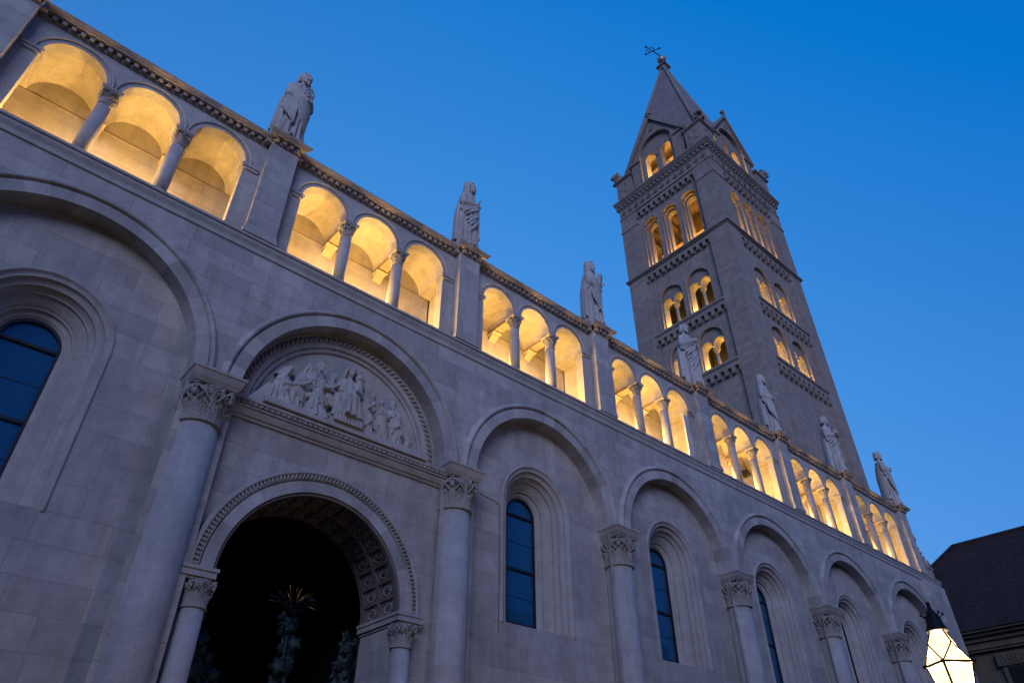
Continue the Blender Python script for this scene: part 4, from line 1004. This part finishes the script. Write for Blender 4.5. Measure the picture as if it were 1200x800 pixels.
ps = MB(); ps.lathe(LX, LY, [(.16, 0), (.16, .25), (.11, .32), (.09, .9), (.06, 1.0), (.05, 2.3), (.07, 2.36), (.05, 2.42), (.15, LZ - .50), (.15, LZ - .47)], 20); ps.build('post', M_iron, lan)

# ================================================================== BRONZE VINE GATE IN THE PORTAL
gate = empty('bronze_vine_gate', (pcx, 1.95, 0), 'dark verdigris bronze vine gate with a gilt spiked crown inside the portal', 'gate')
def leafblob(mb, c, r, rg, tilt):
    n = 11; M_ = Euler((tilt + rg.uniform(-.5, .5), rg.uniform(-.5, .5), rg.uniform(0, 6)), 'XYZ').to_matrix(); M0 = Matrix.Rotation(PI / 2, 3, 'X')
    rim = [Vector(((1 + .28 * math.cos(5 * k / n * 2 * PI)) * r * math.cos(k / n * 2 * PI), (1 + .28 * math.cos(5 * k / n * 2 * PI)) * r * math.sin(k / n * 2 * PI), rg.uniform(-.15, .15) * r)) for k in range(n * 2)] if False else \
          [Vector(((1 + .25 * math.cos(5 * a_)) * r * math.cos(a_), (1 + .25 * math.cos(5 * a_)) * r * math.sin(a_), -.18 * r + rg.uniform(-.08, .08) * r)) for a_ in np.linspace(0, 2 * PI, 21)[:-1]]
    mid = [q * .5 + Vector((0, 0, .2 * r)) for q in rim]; k = len(rim)
    vs = [Vector((0, 0, .12 * r))] + mid + rim + [q - Vector((0, 0, .06 * r)) for q in rim] + [Vector((0, 0, -.02 * r))]
    fs = [(0, 1 + i, 1 + (i + 1) % k) for i in range(k)] + [(1 + i, 1 + k + i, 1 + k + (i + 1) % k, 1 + (i + 1) % k) for i in range(k)] + [(1 + k + i, 1 + 2 * k + i, 1 + 2 * k + (i + 1) % k, 1 + k + (i + 1) % k) for i in range(k)] + [(3 * k + 1, 1 + 2 * k + (i + 1) % k, 1 + 2 * k + i) for i in range(k)]
    o = mb.smooth; mb.smooth = True; mb.add([tuple(Vector(c) + M0.to_3x3() @ (M_ @ q)) for q in vs], fs); mb.smooth = o
rg = random.Random(5)
def vine(stem, spread, n, seed):
    mb = MB(); rr = random.Random(seed); mb.tube(stem, [.07 - .04 * i / len(stem) for i in range(len(stem))], 8)
    for q in range(n):
        t = rr.random(); i = min(int(t * (len(stem) - 1)), len(stem) - 2); f = t * (len(stem) - 1) - i; p = Vector(stem[i]).lerp(Vector(stem[i + 1]), f)
        s_ = spread(t); c = p + Vector((rr.uniform(-1, 1) * s_, rr.uniform(-.12, .12), rr.uniform(-.1, .1))); leafblob(mb, c, rr.uniform(.09, .18), rr, 0)
        mb.tube([p, p.lerp(c, .5) + Vector((0, 0, .04)), c], [.018, .012, .008], 5)
    return mb
vine([(6.75, 1.95, 1.0), (6.68, 1.93, 2.5), (6.78, 1.95, 3.6), (6.58, 1.93, 4.6), (6.59, 1.95, 5.3)], lambda t: .28 - .16 * t, 60, 1).build('vine', M_verd, gate)
vine([(5.4, 1.9, 1.0), (5.2, 1.85, 2.6), (4.95, 1.8, 3.8), (4.66, 1.75, 4.5), (4.50, 1.7, 5.15)], lambda t: .55 - .46 * t, 110, 2).build('vine', M_verd, gate)
vine([(7.5, 1.9, 1.0), (7.7, 1.85, 2.6), (7.82, 1.8, 3.6), (7.9, 1.75, 4.4), (7.95, 1.7, 5.0)], lambda t: .45 - .36 * t, 80, 3).build('vine', M_verd, gate)
ck = MB(); cc = Vector((6.60, 1.95, 5.47))
for q in range(10):
    a_ = q * 2 * PI / 10; d = Vector((math.cos(a_), math.sin(a_) * .8, .35)); p = [cc + Vector((0, 0, -.12)), cc + d * .22, cc + d * .42 + Vector((0, 0, .05)), cc + d * .62 + Vector((0, 0, -.05))]
    ck.tube(p, [.06, .11, .08, .01], 6, flat=.4)
ck.ball(cc, (.16, .14, .16), 8); ck.build('crown_leaves', M_crownleaf, gate)
sk = MB()
for q in range(12):
    a_ = q * 2 * PI / 12 + .2; t = .10 + .05 * (q % 3); d = Vector((math.cos(a_) * t * 2.2, math.sin(a_) * t * 2, .34 + .08 * (q % 2)))
    sk.tube([cc + Vector((0, 0, .02)), cc + d * .5 + Vector((0, 0, .02)), cc + d], [.028, .016, .004], 6)
for q in range(8):
    a_ = q * PI / 4; d = Vector((math.cos(a_) * .5, math.sin(a_) * .4, -.02)); sk.tube([cc + d * .55 + Vector((0, 0, .1)), cc + d * 1.15 + Vector((0, 0, .10 - .10 * (q % 2)))], [.012, .003], 5)
sk.build('crown_spikes', M_gold, gate)

# ================================================================== SMALL THINGS ON THE WALL AND IN THE GALLERY
a, b, sp = gal_openings(3); bx = b - .42
bd = MB(); bd.box(20.26, 20.50, .33, .37, 12.866, 14.95); bd.box(20.24, 20.28, .315, .385, 12.866, 14.97)
tag(bd.build('upright_board', M_board), 'pale upright board leaning at the side of a lit gallery arch', 'board')
a, b, sp = gal_openings(4); bx = b - sp * .55
wlm = MB(); wlm.box(bx + .18, bx + .34, GYB - .30, GYB - .05, 14.55, 14.85); wlm.tube([(bx + .26, GYB - .2, 14.7), (bx + .26, GYB + .0, 14.9)], .03, 6); wlm.ball((bx + .26, GYB - .32, 14.62), .09, 6)
tag(wlm.build('wall_spotlight', M_iron), 'small dark spotlight on the gallery rear wall', 'spotlight')
cb = MB(); cb.tube([(9.92, NICHE - .015, 8.78), (10.5, NICHE - .02, 8.72), (11.0, NICHE - .015, 8.64), (11.06, NICHE - .015, 8.55), (11.07, NICHE - .015, 5.4)], .006, 5)
for t in range(7): cb.ball((9.95 + .17 * t, NICHE - .015, 8.775 - .022 * t), .014, 4)
tag(cb.build('wall_cable', M_iron), 'thin dark cable clipped to the wall left of a stepped window', 'cable')

# ================================================================== NEIGHBOURING HOUSE
HX, HY, HE = 50.0, 9.4, 12.15
hou = empty('neighbouring_house', (HX + 6, HY - 18, 0), 'dim plastered house with a dark hipped tile roof beyond the cathedral end', 'house')
hw_ = MB(); hw_.box(HX + .6, HX + 13, HY - 36, HY - .4, 0, HE - .2); hw_.build('wall', M_house, hou)
ev = MB()
for p, z0, z1 in ((.32, HE - 1.05, HE - .92), (.22, HE - .92, HE - .55), (.05, HE - .55, HE - .30), (-.2, HE - .30, HE - .12), (-.45, HE - .12, HE)): ev.box(HX + p, HX + 13.2, HY - 36.2, HY - p - .1 if p < 0 else HY - p, z0, z1)
ev.build('eaves_cornice', M_house, hou)
hr = MB(); hr.add([(HX - .55, HY + .55, HE), (HX - .55, HY - 36, HE), (HX + 14, HY - 36, HE), (HX + 14, HY + .55, HE), (HX + 6.5, HY - 6.35, HE + 7.2), (HX + 6.5, HY - 30, HE + 7.2)], [(0, 4, 5, 1), (0, 3, 4), (3, 2, 5, 4), (1, 5, 2)]); hr.build('roof', M_tile, hou)
rp = MB(); rp.tube([(HX - .5, HY + .5, HE + .05), (HX + 6.5, HY - 6.35, HE + 7.22), (HX + 6.5, HY - 30, HE + 7.22)], .13, 8)
rp.build('ridge_tiles', M_tile, hou)
for q in range(7):
    yc_ = HY - 1.9 - 3.6 * q
    f = MB(); f.box(HX + .42, HX + .62, yc_ - .95, yc_ + .95, 7.2, HE - 1.3); f.box(HX + .30, HX + .62, yc_ - 1.1, yc_ + 1.1, HE - 1.95, HE - 1.25)
    for j in range(9): f.box(HX + .26, HX + .30, yc_ - .92 + j * .205, yc_ - .80 + j * .205, HE - 1.85, HE - 1.35)
    wf = f.build('window', M_house, hou)
    pn = MB(); pn.box(HX + .39, HX + .415, yc_ - .68, yc_ + .68, 7.5, HE - 2.05); pn.build('pane', M_housedark, wf)
    if q == 0: pass

# ================================================================== ADDED HOUSE ROW (unseen behind the camera, put in to shade the foot of the wall)
opp = empty('added_shade_house', (20, -40, 0), 'unseen house row added behind the camera to shade the foot of the wall', 'house')
o = MB(); o.box(-50, 75, -46, -31, 0, 15.5); o.build('wall', M_house, opp)
o = MB(); o.add([(-50.5, -30.5, 15.5), (75.5, -30.5, 15.5), (75.5, -38.5, 21.5), (-50.5, -38.5, 21.5), (-50.5, -46.5, 15.5), (75.5, -46.5, 15.5)], [(0, 1, 2, 3), (3, 2, 5, 4), (0, 3, 4), (1, 5, 2), (0, 4, 5, 1)]); o.build('roof', M_tile, opp)
for q in range(20):
    o = MB(); xx = -46 + q * 6.2
    for zz in (2.0, 6.0, 10.0): o.box(xx, xx + 1.3, -31.06, -30.98, zz, zz + 2.0)
    o.build('window', M_housedark, opp)
